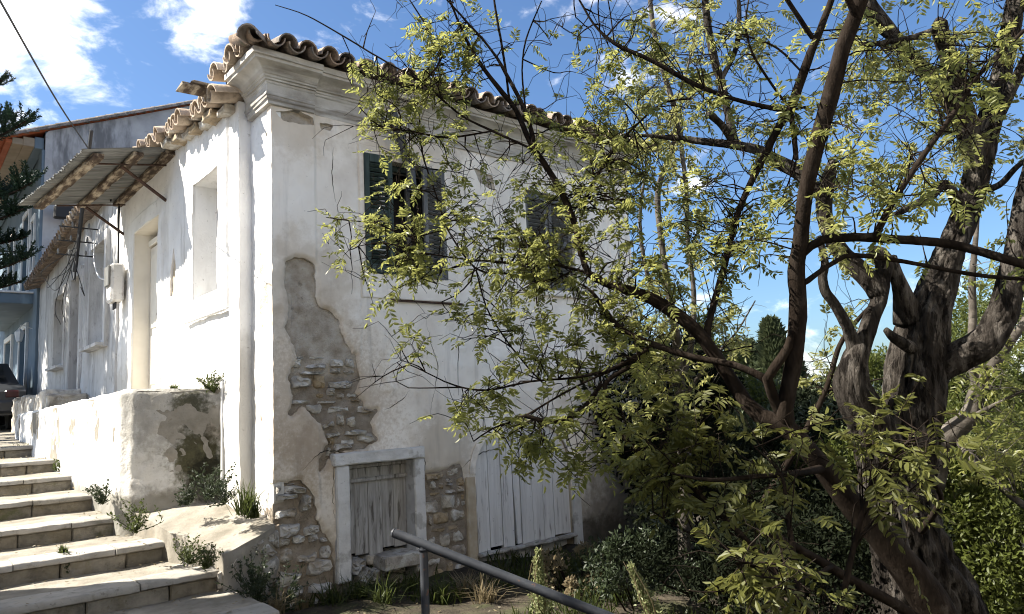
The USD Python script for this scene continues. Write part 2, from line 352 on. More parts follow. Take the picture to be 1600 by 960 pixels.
m_row = surf('lime_plaster_row', [(.3, (.5, .5, .5)), (.5, (.50, .50, .495)), (.7, (.60, .595, .59))], 2.4, 6, .92, .6, 30, .01,
             stain=[(4., (1, 1, .12), .48, .64, (.30, .29, .28), .7), (14., (1, 1, .4), .56, .68, (.2, .19, .18), .6)])
m_mortar = surf('old_mortar', [(.3, (.26, .215, .16)), (.5, (.40, .35, .285)), (.7, (.52, .48, .42))], 7, 6, .95, .8, 50, .02, zones=[(2.35, .25, (.46, .43, .40), .9, 8., 1.2)],
                stain=[(3., W_, .55, .7, (.46, .43, .39), .7), (12., W_, .6, .7, (.12, .10, .075), .6)])
STONES = [surf(f'rubble_stone_{k}', [(.3, tuple(np.array(c) * .6)), (.5, c), (.7, tuple(np.minimum(.75, np.array(c) * 1.35)))], 9, 6, .9, .7, 60, .012,
               stain=[(6., W_, .50, .62, (.60, .58, .54), w), (18., W_, .6, .7, (.13, .11, .085), .6)]) for k, (c, w) in enumerate([((.40, .36, .30), .8), ((.34, .26, .16), .25), ((.44, .41, .36), .85), ((.30, .235, .155), .4), ((.47, .44, .39), .6), ((.28, .24, .2), .7)])]
m_corner_mortar = surf('corner_mortar', [(.3, (.05, .042, .032)), (.5, (.14, .12, .095)), (.7, (.34, .315, .28))], 8, 6, .95, .9, 45, .025)
WASH = [surf(f'limewashed_stone_{k}', [(.3, tuple(np.array(c) * .55)), (.48, c), (.62, (.60, .58, .545)), (.75, (.66, .645, .62))], sc, 7, .92, .8, 50, .014, stain=[(14., W_, .58, .68, (.12, .105, .085), .7), (4., W_, .6, .7, (.33, .27, .2), .6)]) for k, (c, sc) in enumerate([((.42, .385, .33), 6.), ((.36, .31, .25), 8.), ((.47, .44, .40), 5.)])]
m_dark_stone = [surf(f'damp_stone_{k}', [(.3, tuple(np.array(c) * .6)), (.5, c), (.7, tuple(np.array(c) * 1.3))], 10, 6, .92, .7, 50, .012,
                     stain=[(7., W_, .48, .62, (.50, .49, .46), .75), (16., W_, .58, .68, (.07, .06, .045), .7)]) for k, c in enumerate([(.25, .23, .2), (.33, .30, .26), (.2, .18, .15)])]
m_soil = surf('soil', [(.3, (.02, .016, .011)), (.5, (.04, .032, .022)), (.7, (.07, .057, .04))], 6, 6, .98, .9, 30, .03, stain=[(2., W_, .5, .65, (.05, .06, .022), .7)])
m_conc = surf('concrete_apron', [(.3, (.14, .125, .10)), (.5, (.22, .20, .165)), (.7, (.30, .275, .235))], 4, 6, .93, .6, 45, .012,
              stain=[(2.4, W_, .56, .68, (.27, .235, .185), .6), (22., W_, .6, .7, (.13, .115, .085), .6), (7., W_, .56, .66, (.2, .175, .135), .55)])
TREADS = [surf(f'step_nosing_{k}', [(.3, tuple(np.array(c) * .72)), (.5, c), (.7, tuple(np.minimum(.8, np.array(c) * 1.15)))], 6, 6, .88, .5, 50, .01,
               stain=[(3., W_, .55, .68, (.28, .25, .2), .6), (20., W_, .58, .68, (.12, .105, .08), .6), (6., W_, .56, .66, (.16, .145, .115), .6)]) for k, c in enumerate([(.30, .283, .252), (.26, .245, .218), (.33, .312, .285)])]
RISERS = [surf(f'step_riser_{k}', [(.3, tuple(np.array(c) * .55)), (.5, c), (.7, tuple(np.minimum(.8, np.array(c) * 1.3)))], 10, 6, .92, .7, 45, .014,
               stain=[(4., W_, .52, .66, (.17, .145, .1), .7), (18., W_, .6, .69, (.10, .085, .06), .6), (2.6, W_, .6, .7, (.08, .085, .035), .7)]) for k, c in enumerate([(.19, .168, .132), (.165, .15, .122), (.22, .20, .165)])]
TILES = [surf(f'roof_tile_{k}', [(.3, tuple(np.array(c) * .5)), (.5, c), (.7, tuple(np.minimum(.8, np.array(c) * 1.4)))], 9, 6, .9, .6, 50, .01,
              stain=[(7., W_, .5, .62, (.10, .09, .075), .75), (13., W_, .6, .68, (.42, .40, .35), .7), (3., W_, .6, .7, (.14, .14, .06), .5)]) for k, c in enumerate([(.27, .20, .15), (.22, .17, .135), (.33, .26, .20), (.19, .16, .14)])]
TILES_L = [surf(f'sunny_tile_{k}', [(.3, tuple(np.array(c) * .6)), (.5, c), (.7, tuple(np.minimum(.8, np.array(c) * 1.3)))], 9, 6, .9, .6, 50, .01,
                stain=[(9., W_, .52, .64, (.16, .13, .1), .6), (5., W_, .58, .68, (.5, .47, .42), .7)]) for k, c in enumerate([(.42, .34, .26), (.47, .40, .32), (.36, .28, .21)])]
m_cornice = surf('cornice_stucco', [(.3, (.30, .275, .24)), (.5, (.47, .44, .395)), (.7, (.57, .545, .50))], 3, 6, .9, .5, 45, .008,
                 stain=[(2.5, (.4, .4, 3), .5, .66, (.19, .165, .14), .7), (9., (.3, .3, 1), .56, .68, (.62, .60, .56), .6), (1.6, W_, .56, .7, (.13, .115, .1), .6, 2.)])
m_plank = surf('grey_planks', [(.3, (.22, .205, .19)), (.5, (.37, .355, .335)), (.7, (.50, .485, .46))], 5, 6, .9, .6, 30, .006, stretch=(6, 6, .5),
               stain=[(5., (4, 4, .5), .54, .64, (.07, .058, .045), .75)], island=.15)
m_wplank = surf('white_planks', [(.3, (.56, .54, .515)), (.5, (.68, .66, .63)), (.7, (.75, .73, .70))], 4, 6, .88, .5, 30, .005, stretch=(6, 6, .4),
                stain=[(7., (4, 4, .35), .6, .68, (.2, .18, .16), .75), (28., W_, .66, .72, (.12, .1, .08), .8)], island=.06)
m_jamb = surf('tan_jamb', [(.3, (.36, .29, .2)), (.5, (.46, .38, .27)), (.7, (.53, .47, .38))], 5, 6, .9, .4, 40, .006, stain=[(5., (1, 1, .4), .56, .68, (.55, .53, .49), .6)])
m_frame = surf('stone_frame', [(.3, (.44, .425, .40)), (.5, (.57, .555, .53)), (.7, (.64, .625, .60))], 4, 6, .9, .5, 45, .008, stain=[(4., W_, .57, .66, (.27, .25, .22), .65), (30., W_, .64, .7, (.2, .18, .16), .5)])
m_green = surf('green_shutter', [(.3, (.022, .032, .03)), (.5, (.035, .055, .048)), (.7, (.06, .08, .068))], 6, 5, .6, .3, 40, .004, stretch=(4, 4, .5), stain=[(8., (2, 2, .5), .6, .7, (.12, .115, .1), .6)])
m_oldshut = surf('weathered_shutter', [(.3, (.075, .075, .075)), (.5, (.12, .12, .115)), (.7, (.18, .175, .165))], 6, 5, .75, .3, 40, .004, stretch=(4, 4, .5))
m_dark = plain('dark_interior', (.012, .011, .010), .9)
m_cream = surf('cream_paint', [(.35, (.66, .62, .54)), (.65, (.75, .71, .63))], 3, 4, .6, .15, 30, .004, stain=[(3., (1, 1, .4), .6, .72, (.45, .41, .34), .4)])
m_white = surf('white_joinery', [(.35, (.62, .61, .59)), (.65, (.74, .73, .71))], 5, 4, .6, .2, 40, .003)
m_pipe = surf('drainpipe_grey', [(.3, (.05, .05, .052)), (.7, (.10, .10, .105))], 6, 4, .55, .15, 60, .003)
m_wpipe = plain('white_pvc', (.68, .68, .67), .5)
m_rail = surf('rail_paint', [(.3, (.020, .022, .027)), (.5, (.028, .031, .038)), (.7, (.042, .045, .052))], 12, 5, .5, .2, 90, .002, spec=.35, stain=[(25., W_, .62, .70, (.11, .055, .035), .7), (9., W_, .6, .68, (.075, .078, .082), .6)])
m_corr = surf('corrugated_metal', [(.3, (.075, .076, .073)), (.5, (.13, .131, .125)), (.7, (.2, .2, .19))], 4, 6, .65, .2, 50, .003, stretch=(.5, 5, 1), stain=[(5., (.6, 3, 1), .6, .72, (.16, .10, .06), .6)])
m_rwood = surf('rotten_beam', [(.3, (.03, .02, .014)), (.47, (.075, .052, .036)), (.6, (.30, .25, .185)), (.7, (.38, .33, .26))], 5, 6, .92, .7, 30, .01, stretch=(3, .7, 3))
m_rust = surf('rusty_iron', [(.3, (.03, .022, .018)), (.7, (.09, .05, .035))], 20, 5, .85, .4, 80, .003)
m_black = plain('black_cable', (.015, .015, .016), .6)
m_grey = surf('grey_stucco', [(.3, (.27, .27, .275)), (.5, (.36, .36, .365)), (.7, (.44, .44, .445))], 1.6, 6, .93, .5, 20, .012,
              stain=[(1.0, (1, 1, .25), .56, .66, (.09, .09, .092), .8), (6., W_, .6, .7, (.22, .22, .22), .5)])
m_blue = surf('blue_paint', [(.3, (.105, .155, .20)), (.7, (.155, .20, .245))], 2, 4, .8, .3, 30, .006, stain=[(2., (1, 1, .3), .58, .72, (.3, .40, .48), .4)])
m_orange = surf('orange_soffit', [(.3, (.28, .075, .03)), (.7, (.38, .115, .05))], 3, 4, .7, .2, 30, .004)
m_beige = surf('beige_soffit', [(.3, (.25, .2, .145)), (.7, (.34, .28, .21))], 3, 4, .8, .2, 30, .004)
m_glass = mat('window_glass', {'f': ('fresnel', {'IOR': 1.5}), 't': ('transparent_bsdf', {'color': (.85, .88, .87)}), 'gl': ('glossy_bsdf', {'roughness': .05, 'color': (1, 1, 1)}), 'x': ('mix_closure', {})}, [('f.fac', 'x.fac'), ('t.BSDF', 'x.closure1'), ('gl.BSDF', 'x.closure2')], surface='x.closure')
m_bark_old = surf('old_bark', [(.3, (.008, .0062, .005)), (.5, (.042, .036, .031)), (.72, (.15, .134, .118))], 7, 7, .95, 1.0, 22, .06, stretch=(1.8, 1.8, .45), spec=.08, stain=[(14., (1.3, 1.3, .28), .50, .60, (.008, .0065, .0055), .9), (9., (1, 1, .5), .62, .7, (.12, .108, .096), .5)])
m_bark = surf('young_bark', [(.3, (.009, .0065, .005)), (.5, (.017, .0125, .0095)), (.7, (.03, .0235, .019))], 12, 6, .95, .7, 45, .012, stretch=(1.5, 1.5, .6), spec=.05, stain=[(5., W_, .64, .74, (.10, .085, .07), .6)])
m_bark_pale = surf('pale_bark', [(.3, (.025, .021, .017)), (.5, (.058, .05, .042)), (.7, (.12, .106, .092))], 9, 6, .9, .6, 40, .012)

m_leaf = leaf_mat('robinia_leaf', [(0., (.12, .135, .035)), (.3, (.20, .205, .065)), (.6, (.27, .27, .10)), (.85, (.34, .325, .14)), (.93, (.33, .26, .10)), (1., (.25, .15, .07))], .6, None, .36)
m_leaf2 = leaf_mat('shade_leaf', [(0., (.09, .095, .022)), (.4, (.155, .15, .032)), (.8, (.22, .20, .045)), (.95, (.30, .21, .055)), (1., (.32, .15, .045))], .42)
m_leaf3 = leaf_mat('old_tree_leaf', [(0., (.14, .15, .045)), (.4, (.20, .205, .06)), (.8, (.26, .255, .09)), (1., (.29, .25, .11))], .55)
m_bush = leaf_mat('bush_leaf', [(0., (.085, .105, .02)), (.5, (.15, .165, .03)), (1., (.22, .22, .05))], .4)
m_dbush = leaf_mat('dark_evergreen', [(0., (.008, .011, .005)), (.5, (.016, .021, .008)), (1., (.05, .050, .02))], .2, None, .8)
m_ivy = leaf_mat('ivy_leaf', [(0., (.028, .04, .018)), (.6, (.055, .07, .03)), (1., (.11, .125, .06))], .25)
m_grass = leaf_mat('grass_blade', [(0., (.045, .06, .015)), (.5, (.085, .10, .028)), (.8, (.16, .15, .055)), (1., (.26, .22, .12))], .4)
m_dry = leaf_mat('dry_grass', [(0., (.17, .14, .08)), (.6, (.28, .24, .15)), (1., (.38, .34, .24))], .35)
m_pale = leaf_mat('pale_flower', [(0., (.2, .22, .1)), (.4, (.38, .38, .24)), (1., (.56, .53, .40))], .35)
m_arau = leaf_mat('araucaria_needle', [(0., (.012, .03, .017)), (.6, (.025, .055, .024)), (1., (.05, .085, .03))], .12)
m_cyp = leaf_mat('cypress_scale', [(0., (.06, .075, .035)), (1., (.14, .15, .07))], .2)
m_hill = surf('hill_scrub', [(.3, (.03, .04, .022)), (.5, (.05, .062, .032)), (.7, (.085, .09, .05))], .6, 6, .95, .5, 2., .4)

def rough_block(lo, hi, cell=.04, amp=.012, seed=0, bev=.012):
    m = trimesh.Trimesh(*bevel_box(lo, hi, bev)); v, f = trimesh.remesh.subdivide_to_size(m.vertices, m.faces, cell); 
    mm = trimesh.Trimesh(v, f); mm.merge_vertices(); n = (np.stack([meshkit.fbm(mm.vertices * 9, 4, seed + k) for k in range(3)], -1) - .5) * 2 * amp
    return np.array(mm.vertices) + n, np.array(mm.faces)

# ================================================================ SETTING: ground, apron, steps
def yard_z(x, y):
    x, y = np.asarray(x, float), np.asarray(y, float)
    z = .40 - .035 * np.clip(x, 0, 5) - .11 * np.clip(-y - 2, 0, 6) * np.clip((x + .6) / 2, 0, 1) - .16 * np.clip(x - 5, 0, 12) - .05 * np.clip(x - 15, 0, 400) * (1 - np.clip((x - 60) / 400, 0, .7))
    z -= .05 * np.clip(-y - 9, 0, 60)
    z += (meshkit.fbm(np.stack([x * 1.7, y * 1.7, x * 0], -1), 3, 3) - .5) * .16
    return z


def grid_ground(x0, x1, y0, y1, n, fz, hole=None):
    X, Y = np.meshgrid(np.linspace(x0, x1, n), np.linspace(y0, y1, n), indexing='ij'); Z = fz(X, Y)
    i = np.arange(n * n).reshape(n, n); q = np.stack([i[:-1, :-1], i[1:, :-1], i[1:, 1:], i[:-1, 1:]], -1).reshape(-1, 4)
    return np.stack([X, Y, Z], -1).reshape(-1, 3), np.vstack([q[:, [0, 1, 2]], q[:, [0, 2, 3]]])


# one sheet, fine near the house and coarse to the horizon
ax = np.unique(np.concatenate([np.linspace(-600, -40, 12), np.linspace(-40, -4, 14), np.linspace(-4, 9, 150), np.linspace(9, 40, 40), np.linspace(40, 900, 24)]))
ay = np.unique(np.concatenate([np.linspace(-600, -40, 12), np.linspace(-40, -9, 14), np.linspace(-9, 3, 140), np.linspace(3, 40, 40), np.linspace(40, 900, 24)]))
X, Y = np.meshgrid(ax, ay, indexing='ij'); Z = yard_z(X, Y)
Z = np.where(X < -.7, np.minimum(Z, .25), Z)
i = np.arange(len(ax) * len(ay)).reshape(len(ax), len(ay)); q = np.stack([i[:-1, :-1], i[1:, :-1], i[1:, 1:], i[:-1, 1:]], -1).reshape(-1, 4)
obj('ground', (np.stack([X, Y, Z], -1).reshape(-1, 3), q), m_soil, smooth=True, kind='structure', label='dark soil of the sunken yard below the house', category=None) if False else obj('ground', (np.stack([X, Y, Z], -1).reshape(-1, 3), q), m_soil, smooth=True, kind='structure', label='dark earth of the sunken yard and the slope beyond')
# distant hills
for k, (cx, cy, rad, h, lab) in enumerate([(420, 60, 220, 26, 'low dark hill behind the old tree'), (360, 330, 260, 22, 'far low hill to the left of the cypresses')]):
    n = 40; X, Y = np.meshgrid(np.linspace(cx - rad, cx + rad, n), np.linspace(cy - rad, cy + rad, n), indexing='ij')
    rr = np.sqrt((X - cx) ** 2 + (Y - cy) ** 2) / rad
    Z = -32 + h * np.clip(1 - rr ** 2, 0, 1) * (.6 + .8 * meshkit.fbm(np.stack([X / 60, Y / 60, X * 0], -1), 4, k)) - 1
    i = np.arange(n * n).reshape(n, n); q = np.stack([i[:-1, :-1], i[1:, :-1], i[1:, 1:], i[:-1, 1:]], -1).reshape(-1, 4)
    obj('hill', (np.stack([X, Y, Z], -1).reshape(-1, 3), q), m_hill, smooth=True, kind='structure', label=lab)

# steps of the alley: each has nosing slabs, riser stones and a tread
steps = tag(UsdGeom.Xform.Define(stage, '/World/alley_steps').GetPrim(), 'worn pale limestone steps climbing the alley beside the house', None, None, 'structure')
EDGE = [-1.12, -.16, .70, 1.66, 2.68, 3.76, 5.0, 6.9]                # front edge of each step
RIGHT = [-.42, -.49, -.67, -.80, -.84, -.85, -.86, -.86]
LEFTX = -3.7
sk = 0
for k, (ey, rx) in enumerate(zip(EDGE, RIGHT)):
    z = .647 + .15 * k; back = (EDGE[k + 1] if k + 1 < len(EDGE) else 30.) + .02
    def wob(x, s): return (meshkit.fbm(np.stack([np.asarray(x) * 1.3, np.full(np.shape(x), k * 2.3 + s), np.zeros(np.shape(x))], -1), 3, 11) - .5)
    # tread bed
    nx, ny = 46, 14
    Xg, Yg = np.meshgrid(np.linspace(LEFTX, rx, nx), np.linspace(ey + .22, back, ny), indexing='ij')
    Zg = z - .012 + (meshkit.fbm(np.stack([Xg * 3, Yg * 3, Xg * 0 + k], -1), 4, 5) - .5) * .03
    i = np.arange(nx * ny).reshape(nx, ny); q = np.stack([i[:-1, :-1], i[1:, :-1], i[1:, 1:], i[:-1, 1:]], -1).reshape(-1, 4)
    low = np.stack([Xg[-1], Yg[-1], Zg[-1] - .4], -1)
    skirt = (np.vstack([np.stack([Xg[-1], Yg[-1], Zg[-1]], -1), low]), np.array([(a, a + ny, a + 1 + ny, a + 1) for a in range(ny - 1)]))
    obj('tread_bed', cat_([(np.stack([Xg, Yg, Zg], -1).reshape(-1, 3), q), skirt]), m_conc, steps, smooth=35)
    x = rx; rng = np.random.default_rng(100 + k)
    while x > LEFTX:                                                    # nosing slabs
        w = rng.uniform(.5, .95) if x < rx - .01 else rng.uniform(.35, .6)
        x2 = max(x - w, LEFTX); nseg = max(3, int(w / .03)); dep = rng.uniform(.27, .33)
        dz, dy = rng.uniform(-.006, .006), rng.uniform(-.012, .012)
        xs = np.linspace(x - .004, x2 + .004, nseg); prof = [(0.012, -.055), (-.004, -.045), (0, -.012), (.014, 0), (dep * .5, .004), (dep, 0), (dep, -.055)]
        V = np.array([[(xx, ey + a + dy + wob(xx, 1) * .03 + (wob(xx * 9, 2 + j) * .028 if j < 4 else 0), z + b + dz + wob(xx * 5, 5 + j) * .012 + (wob(xx * 14, 9 + j) * .016 if j in (1, 2) else 0)) for j, (a, b) in enumerate(prof)] for xx in xs])
        n, mm = V.shape[:2]; Vv = V.reshape(-1, 3); F = []
        for a in range(n - 1):
            for b in range(mm):
                p, qd = a * mm + b, a * mm + (b + 1) % mm; F += [(p, qd, qd + mm), (p, qd + mm, p + mm)]
        for b in range(1, mm - 1): F += [(0, b + 1, b), ((n - 1) * mm, (n - 1) * mm + b, (n - 1) * mm + b + 1)]
        obj('nosing_slab', (Vv, np.array(F)), TREADS[rng.integers(3)], steps, smooth=40); x = x2
    x = rx - .01
    while x > LEFTX:                                                    # riser stones
        w = rng.uniform(.28, .62); x2 = max(x - w, LEFTX)
        st = rough_block((x2 + .004, ey + .030 + rng.uniform(-.012, .01), z - .21), (x - .004, ey + .16, z - .054), .05, .007, 900 + sk, .01); sk += 1
        obj('riser_stone', st, RISERS[rng.integers(3)], steps, smooth=40); x = x2
    # backing of the riser
    obj('riser_core', bevel_box((LEFTX, ey + .10, z - .5), (rx - .015, back, z - .05)), m_mortar, steps)
# paving the camera stands on, and the alley beyond the last step
obj('lower_paving', cat_([grid_ground(LEFTX, -.3, -9, -1.1, 60, lambda x, y: .497 + (meshkit.fbm(np.stack([x * 3, y * 3, x * 0], -1), 4, 8) - .5) * .03 - .25 * np.clip((x + .9) / .6, 0, 1))]), m_conc, smooth=True, kind='structure', label='grey paving at the foot of the steps')
obj('upper_alley', cat_([grid_ground(-5.2, -.1, 7.0, 30, 50, lambda x, y: 1.70 + .045 * (y - 7) + (meshkit.fbm(np.stack([x * 2, y * 2, x * 0], -1), 3, 9) - .5) * .03)]), m_conc, smooth=True, kind='structure', label='shaded paved alley beyond the top of the steps')

# sloping concrete apron between the steps and the corner of the house
apts = np.array([(-.50, -.22, .92), (-.28, -.20, 1.0), (-.03, -.13, 1.075), (.02, .2, 1.11), (.02, .55, 1.16), (-.05, .95, 1.21), (-.4, 1.22, 1.19), (-.84, 1.48, 1.165), (-.82, 1.75, 1.14), (-.75, 1.2, 1.10), (-.67, .62, 1.03), (-.55, .1, .965)])
apoly = ragged(Polygon(apts[:, :2]), .018, .03, 7, 4)
def apron_z(x, y):
    from scipy.interpolate import RBFInterpolator
    f = RBFInterpolator(apts[:, :2], apts[:, 2], kernel='linear', smoothing=.02)
    return f(np.stack([np.ravel(x), np.ravel(y)], -1)).reshape(np.shape(x)) + (meshkit.fbm(np.stack([x * 5, y * 5, x * 0], -1), 4, 6) - .5) * .035
apr = panel(apoly, .03, apron_z, lambda a, b, d: (a, b, d), .62)
obj('concrete_apron', apr, m_conc, smooth=50, kind='structure', label='cracked concrete apron between steps and house corner')
# rubble wall that holds the apron above the yard
ret = thing('apron_retaining_wall', 'low dark rubble wall holding up the concrete apron above the yard', 'wall', (-.25, -.15, .3))
lo_line = [(-.52, -.2), (-.25, -.17), (.0, -.1)]
def rfn(a, b, d):                                                   # a along the front of the apron
    return (-.54 + a * .98 + d * -.3 - .0, -.16 + a * .1 - d * .95, b)
sk2 = 0
rp = Polygon([(0, .2), (.56, .2), (.56, 1.06), (.25, .93), (0, .8)])
OFF = np.array([-.25, -.15, .3])
obj('core', move(prism(rp, rfn, -.3, -.02), -OFF), m_mortar, ret)
for g in stone_cells(rp, .12, 1.5, 5, .008):
    obj('stone', move(stone_mesh(g, rfn, -.05, .035 + U(0, .03), sk2), -OFF), m_dark_stone[sk2 % 3], ret, smooth=50); sk2 += 1

# ================================================================ HOUSE
house = thing('old_house', 'old two storey house with flaking white plaster and tiled eaves', 'house', (2.4, 2.4, .2))
HO = np.array([2.4, 2.4, .2])
def H(name, mesh, m, parent=house, smooth=False, **kw): return obj(name, move(mesh if isinstance(mesh, tuple) else (np.array(mesh.vertices), np.array(mesh.faces)), -HO), m, parent, smooth, **kw)

def pxY(pts, Y=0.): return Polygon([(p[0], p[2]) for p in (onY(x, y, Y) for x, y in pts)])
RX = 4.93
openings = {'w1': sbox(.95, 3.31, 1.90, 4.50), 'w2': sbox(3.08, 3.30, 3.86, 4.49)}
portal_open = sbox(.70, .30, 1.395, 1.49)
arch_c, arch_r = 2.86, .70
arch = Polygon([(2.17, .2)] + [(arch_c - .69 * math.cos(t), 1.28 + .52 * math.sin(t)) for t in np.linspace(0, math.pi, 25)] + [(3.55, .2)])
peelA = pxY([(447, 405), (470, 402), (492, 412), (494, 470), (500, 478), (512, 483), (530, 500), (533, 520), (555, 556), (563, 590), (557, 614), (572, 640), (596, 640), (578, 662), (592, 690), (562, 702), (528, 707), (512, 722), (500, 742), (497, 715), (512, 692), (500, 662), (472, 637), (450, 655), (456, 620), (449, 592), (464, 560), (447, 512), (451, 480), (445, 440)])
stonesA = pxY([(452, 555), (553, 556), (562, 590), (556, 612), (575, 640), (592, 640), (576, 662), (590, 690), (562, 700), (528, 705), (512, 720), (503, 733), (513, 692), (500, 660), (472, 635), (450, 652), (456, 620), (452, 590)])
peelB = pxY([(402, 757), (470, 752), (489, 778), (494, 808), (510, 838), (521, 858), (524, 990), (402, 1000)])
peelC = pxY([(664, 741), (688, 738), (718, 728), (728, 748), (733, 800), (738, 900), (741, 985), (664, 985)])
peelD = pxY([(741, 985), (742, 900), (775, 888), (830, 872), (870, 880), (912, 868), (960, 855), (1004, 842), (1006, 950), (900, 1000)])
small = [pxY(p) for p in ([(462, 128 + 45), (487, 186), (490, 198), (466, 196), (440, 190), (428, 176)], [(498, 192), (520, 196), (515, 206), (500, 203)], [(740, 262), (770, 275), (775, 300), (750, 285)])]
whole = Polygon([(-.012, .0), (RX, -.1), (RX, 4.86), (-.012, 4.86)])
plaster = ragged(Polygon([(-.012, .0), (.3, -.01), (.3, 4.86), (-.012, 4.86)]), .006, .02, 14, 8).union(sbox(.15, .0, RX, 4.86)).union(Polygon([(.15, .0), (RX, -.1), (RX, 0.01), (.15, 0.01)]))
A_r, B_r, C_r, D_r = ragged(peelA, .03, .012, 16, 1), ragged(peelB, .035, .015, 14, 2).union(sbox(-.1, .2, .12, 1.22)), ragged(peelC, .016, .015, 14, 3), ragged(peelD, .04, .02, 8, 4)
for g in (A_r, B_r, C_r, D_r, *[ragged(s, .008, .01, 20, 9) for s in small]): plaster = plaster.difference(g)
for g in (*openings.values(), portal_open.buffer(.004, join_style=2), arch): plaster = plaster.difference(g)
if isinstance(plaster, MultiPolygon): plaster = max(plaster.geoms, key=lambda g: g.area)

EDGEZONE = shapely.unary_union([A_r, B_r, C_r, D_r])
def front_depth(a, b):
    pt = shapely.points(np.ravel(a), np.ravel(b)); dist = shapely.distance(EDGEZONE, pt).reshape(np.shape(a)); thin = np.clip(1 - dist / (.02 + .05 * meshkit.fbm(np.stack([a * 9, b * 9, a * 0], -1), 2, 77)), 0, 1) ** 1.5 * .026
    n = (meshkit.fbm(np.stack([a * 1.6, b * 1.6, a * 0], -1), 4, 21) - .5) * .035 + (meshkit.fbm(np.stack([a * 11, b * 11, a * 0], -1), 3, 22) - .5) * .007
    st = lambda e, w=.012: np.clip((e - a) / w + .5, 0, 1)
    h = .016 * st(.417) + .012 * st(.87) + .014 * (1 - st(4.52)) 
    apron = ((a > .885) & (a < 2.03) & (b > 3.07) & (b < 4.62)) * .013
    blis = np.clip(meshkit.fbm(np.stack([a * 5, b * 5, a * 0 + 4], -1), 3, 23) - .62, 0, 1) * .06 * (b < 2.6)
    return n + h + apron + blis - thin
fr = lambda a, b, d: (a, -d, b)
H('front_plaster', panel(plaster, .0135, front_depth, fr, -.07), m_right, smooth=35)
back = sbox(.0, -.1, RX, 4.86)
for g in (*openings.values(), portal_open, arch.buffer(-.002)): back = back.difference(g.buffer(.01, join_style=2))
H('rubble_core', panel(back.buffer(-.004), .03, lambda a, b: -.024 - (np.clip((a - .43) / .1, 0, 1) * np.clip((b - 2.2) / .3, 0, 1)) * 0 + (meshkit.fbm(np.stack([a * 9, b * 9, a * 0], -1), 4, 31) - .5) * .035, fr, -.3), m_mortar, smooth=50)
# rubble stones, each its own piece
for reg, size, stretch, seed, mats, prot in ((stonesA, .105, 2.0, 3, [WASH[0], WASH[1], STONES[0], STONES[1], STONES[4], WASH[2]], .000), (B_r.intersection(sbox(0.0, .2, .8, 1.6)), .125, 1.7, 12, WASH, .016), (C_r.intersection(sbox(1.54, .3, 2.05, 1.4)), .125, 1.5, 23, [STONES[1], STONES[3], STONES[0], WASH[1]], -.012), (D_r.intersection(sbox(2.1, .1, 4.9, .9)), .14, 1.6, 41, [STONES[5], WASH[1], m_dark_stone[0]], .0)):
    reg = reg.buffer(-.012)
    for j, g in enumerate(sum([stone_rows(x, size, stretch, seed + q * 7) for q, x in enumerate(getattr(reg, 'geoms', [reg]))], [])):
        H('stone', stone_mesh(g, fr, -.075, prot + U(-.016, .018), 400 + seed * 50 + j), mats[random.randrange(len(mats))], smooth=45)

def reveal(poly, fn, d0, d1):
    """The sides of an opening."""
    c = np.array(poly.buffer(-.004, join_style=2).exterior.coords)[:-1]; n = len(c); z0, z1 = np.full(n, d0), np.full(n, d1)
    V = np.vstack([np.stack(fn(c[:, 0], c[:, 1], z0), -1), np.stack(fn(c[:, 0], c[:, 1], z1), -1)]); j = np.arange(n); k = (j + 1) % n
    F = np.vstack([np.stack([j, k, n + k], 1), np.stack([j, n + k, n + j], 1)]); return V, F
for nm, g in openings.items(): H('window_reveal', reveal(g, fr, -.004, -.34), m_right)
H('portal_reveal', reveal(portal_open, fr, .03, -.34), m_frame)
H('arch_reveal', reveal(arch, fr, .002, -.34), m_jamb)
# inside: a dark block that closes the house behind the openings
def crack(pts, w=.004):
    P = spline(np.array([[*(lambda q: (q[0], q[2]))(onY(x, y, 0))] + [0] for x, y in pts]), .02)[:, :2]; n = len(P); P = P + (np.stack([meshkit.fbm(np.stack([P[:, 1] * 22, P[:, 0] * 22, np.full(n, k * 9.)], -1), 3, 4) for k in (0, 1)], -1) - .5) * .03
    T = np.gradient(P, axis=0); N = np.stack([-T[:, 1], T[:, 0]], -1); N /= np.linalg.norm(N, axis=1, keepdims=True) + 1e-9; ww = w * (.35 + .9 * meshkit.noise(np.stack([P[:, 1] * 15, P[:, 0] * 9, P[:, 0] * 0], -1), 2))[:, None] * np.sin(np.linspace(.15, math.pi - .1, n))[:, None]
    rows = [P - N * ww, P + N * ww]; V = np.vstack([np.stack([r[:, 0], -(front_depth(P[:, 0], P[:, 1]) + .003), r[:, 1]], -1) for r in rows]); i = np.arange(n - 1)
    H('crack', (V, np.vstack([np.stack([i, i + 1, n + i + 1], 1), np.stack([i, n + i + 1, n + i], 1)])), m_soil)
for c_ in ([(666, 498), (672, 530), (683, 570), (680, 602), (671, 655)], [(655, 492), (664, 498), (672, 492)], [(470, 735), (505, 705), (560, 712)], [(520, 810), (519, 760), (521, 715)], [(655, 695), (663, 720), (663, 742)], [(750, 260), (752, 275), (751, 298)], [(520, 232), (517, 280), (524, 318)], [(905, 770), (900, 820), (912, 870)], [(600, 640), (625, 628), (640, 610)], [(720, 735), (745, 712), (790, 695)]): crack(c_)
H('dark_interior', bevel_box((.2, .34, -.3), (4.9, 5.25, 5.2), .01), m_dark)
H('side_wall', bevel_box((4.70, .0, -.6), (4.925, 5.3, 5.05), .02), m_right)
H('rear_wall', bevel_box((.1, 5.26, -.3), (4.92, 5.4, 5.2), .02), m_right)

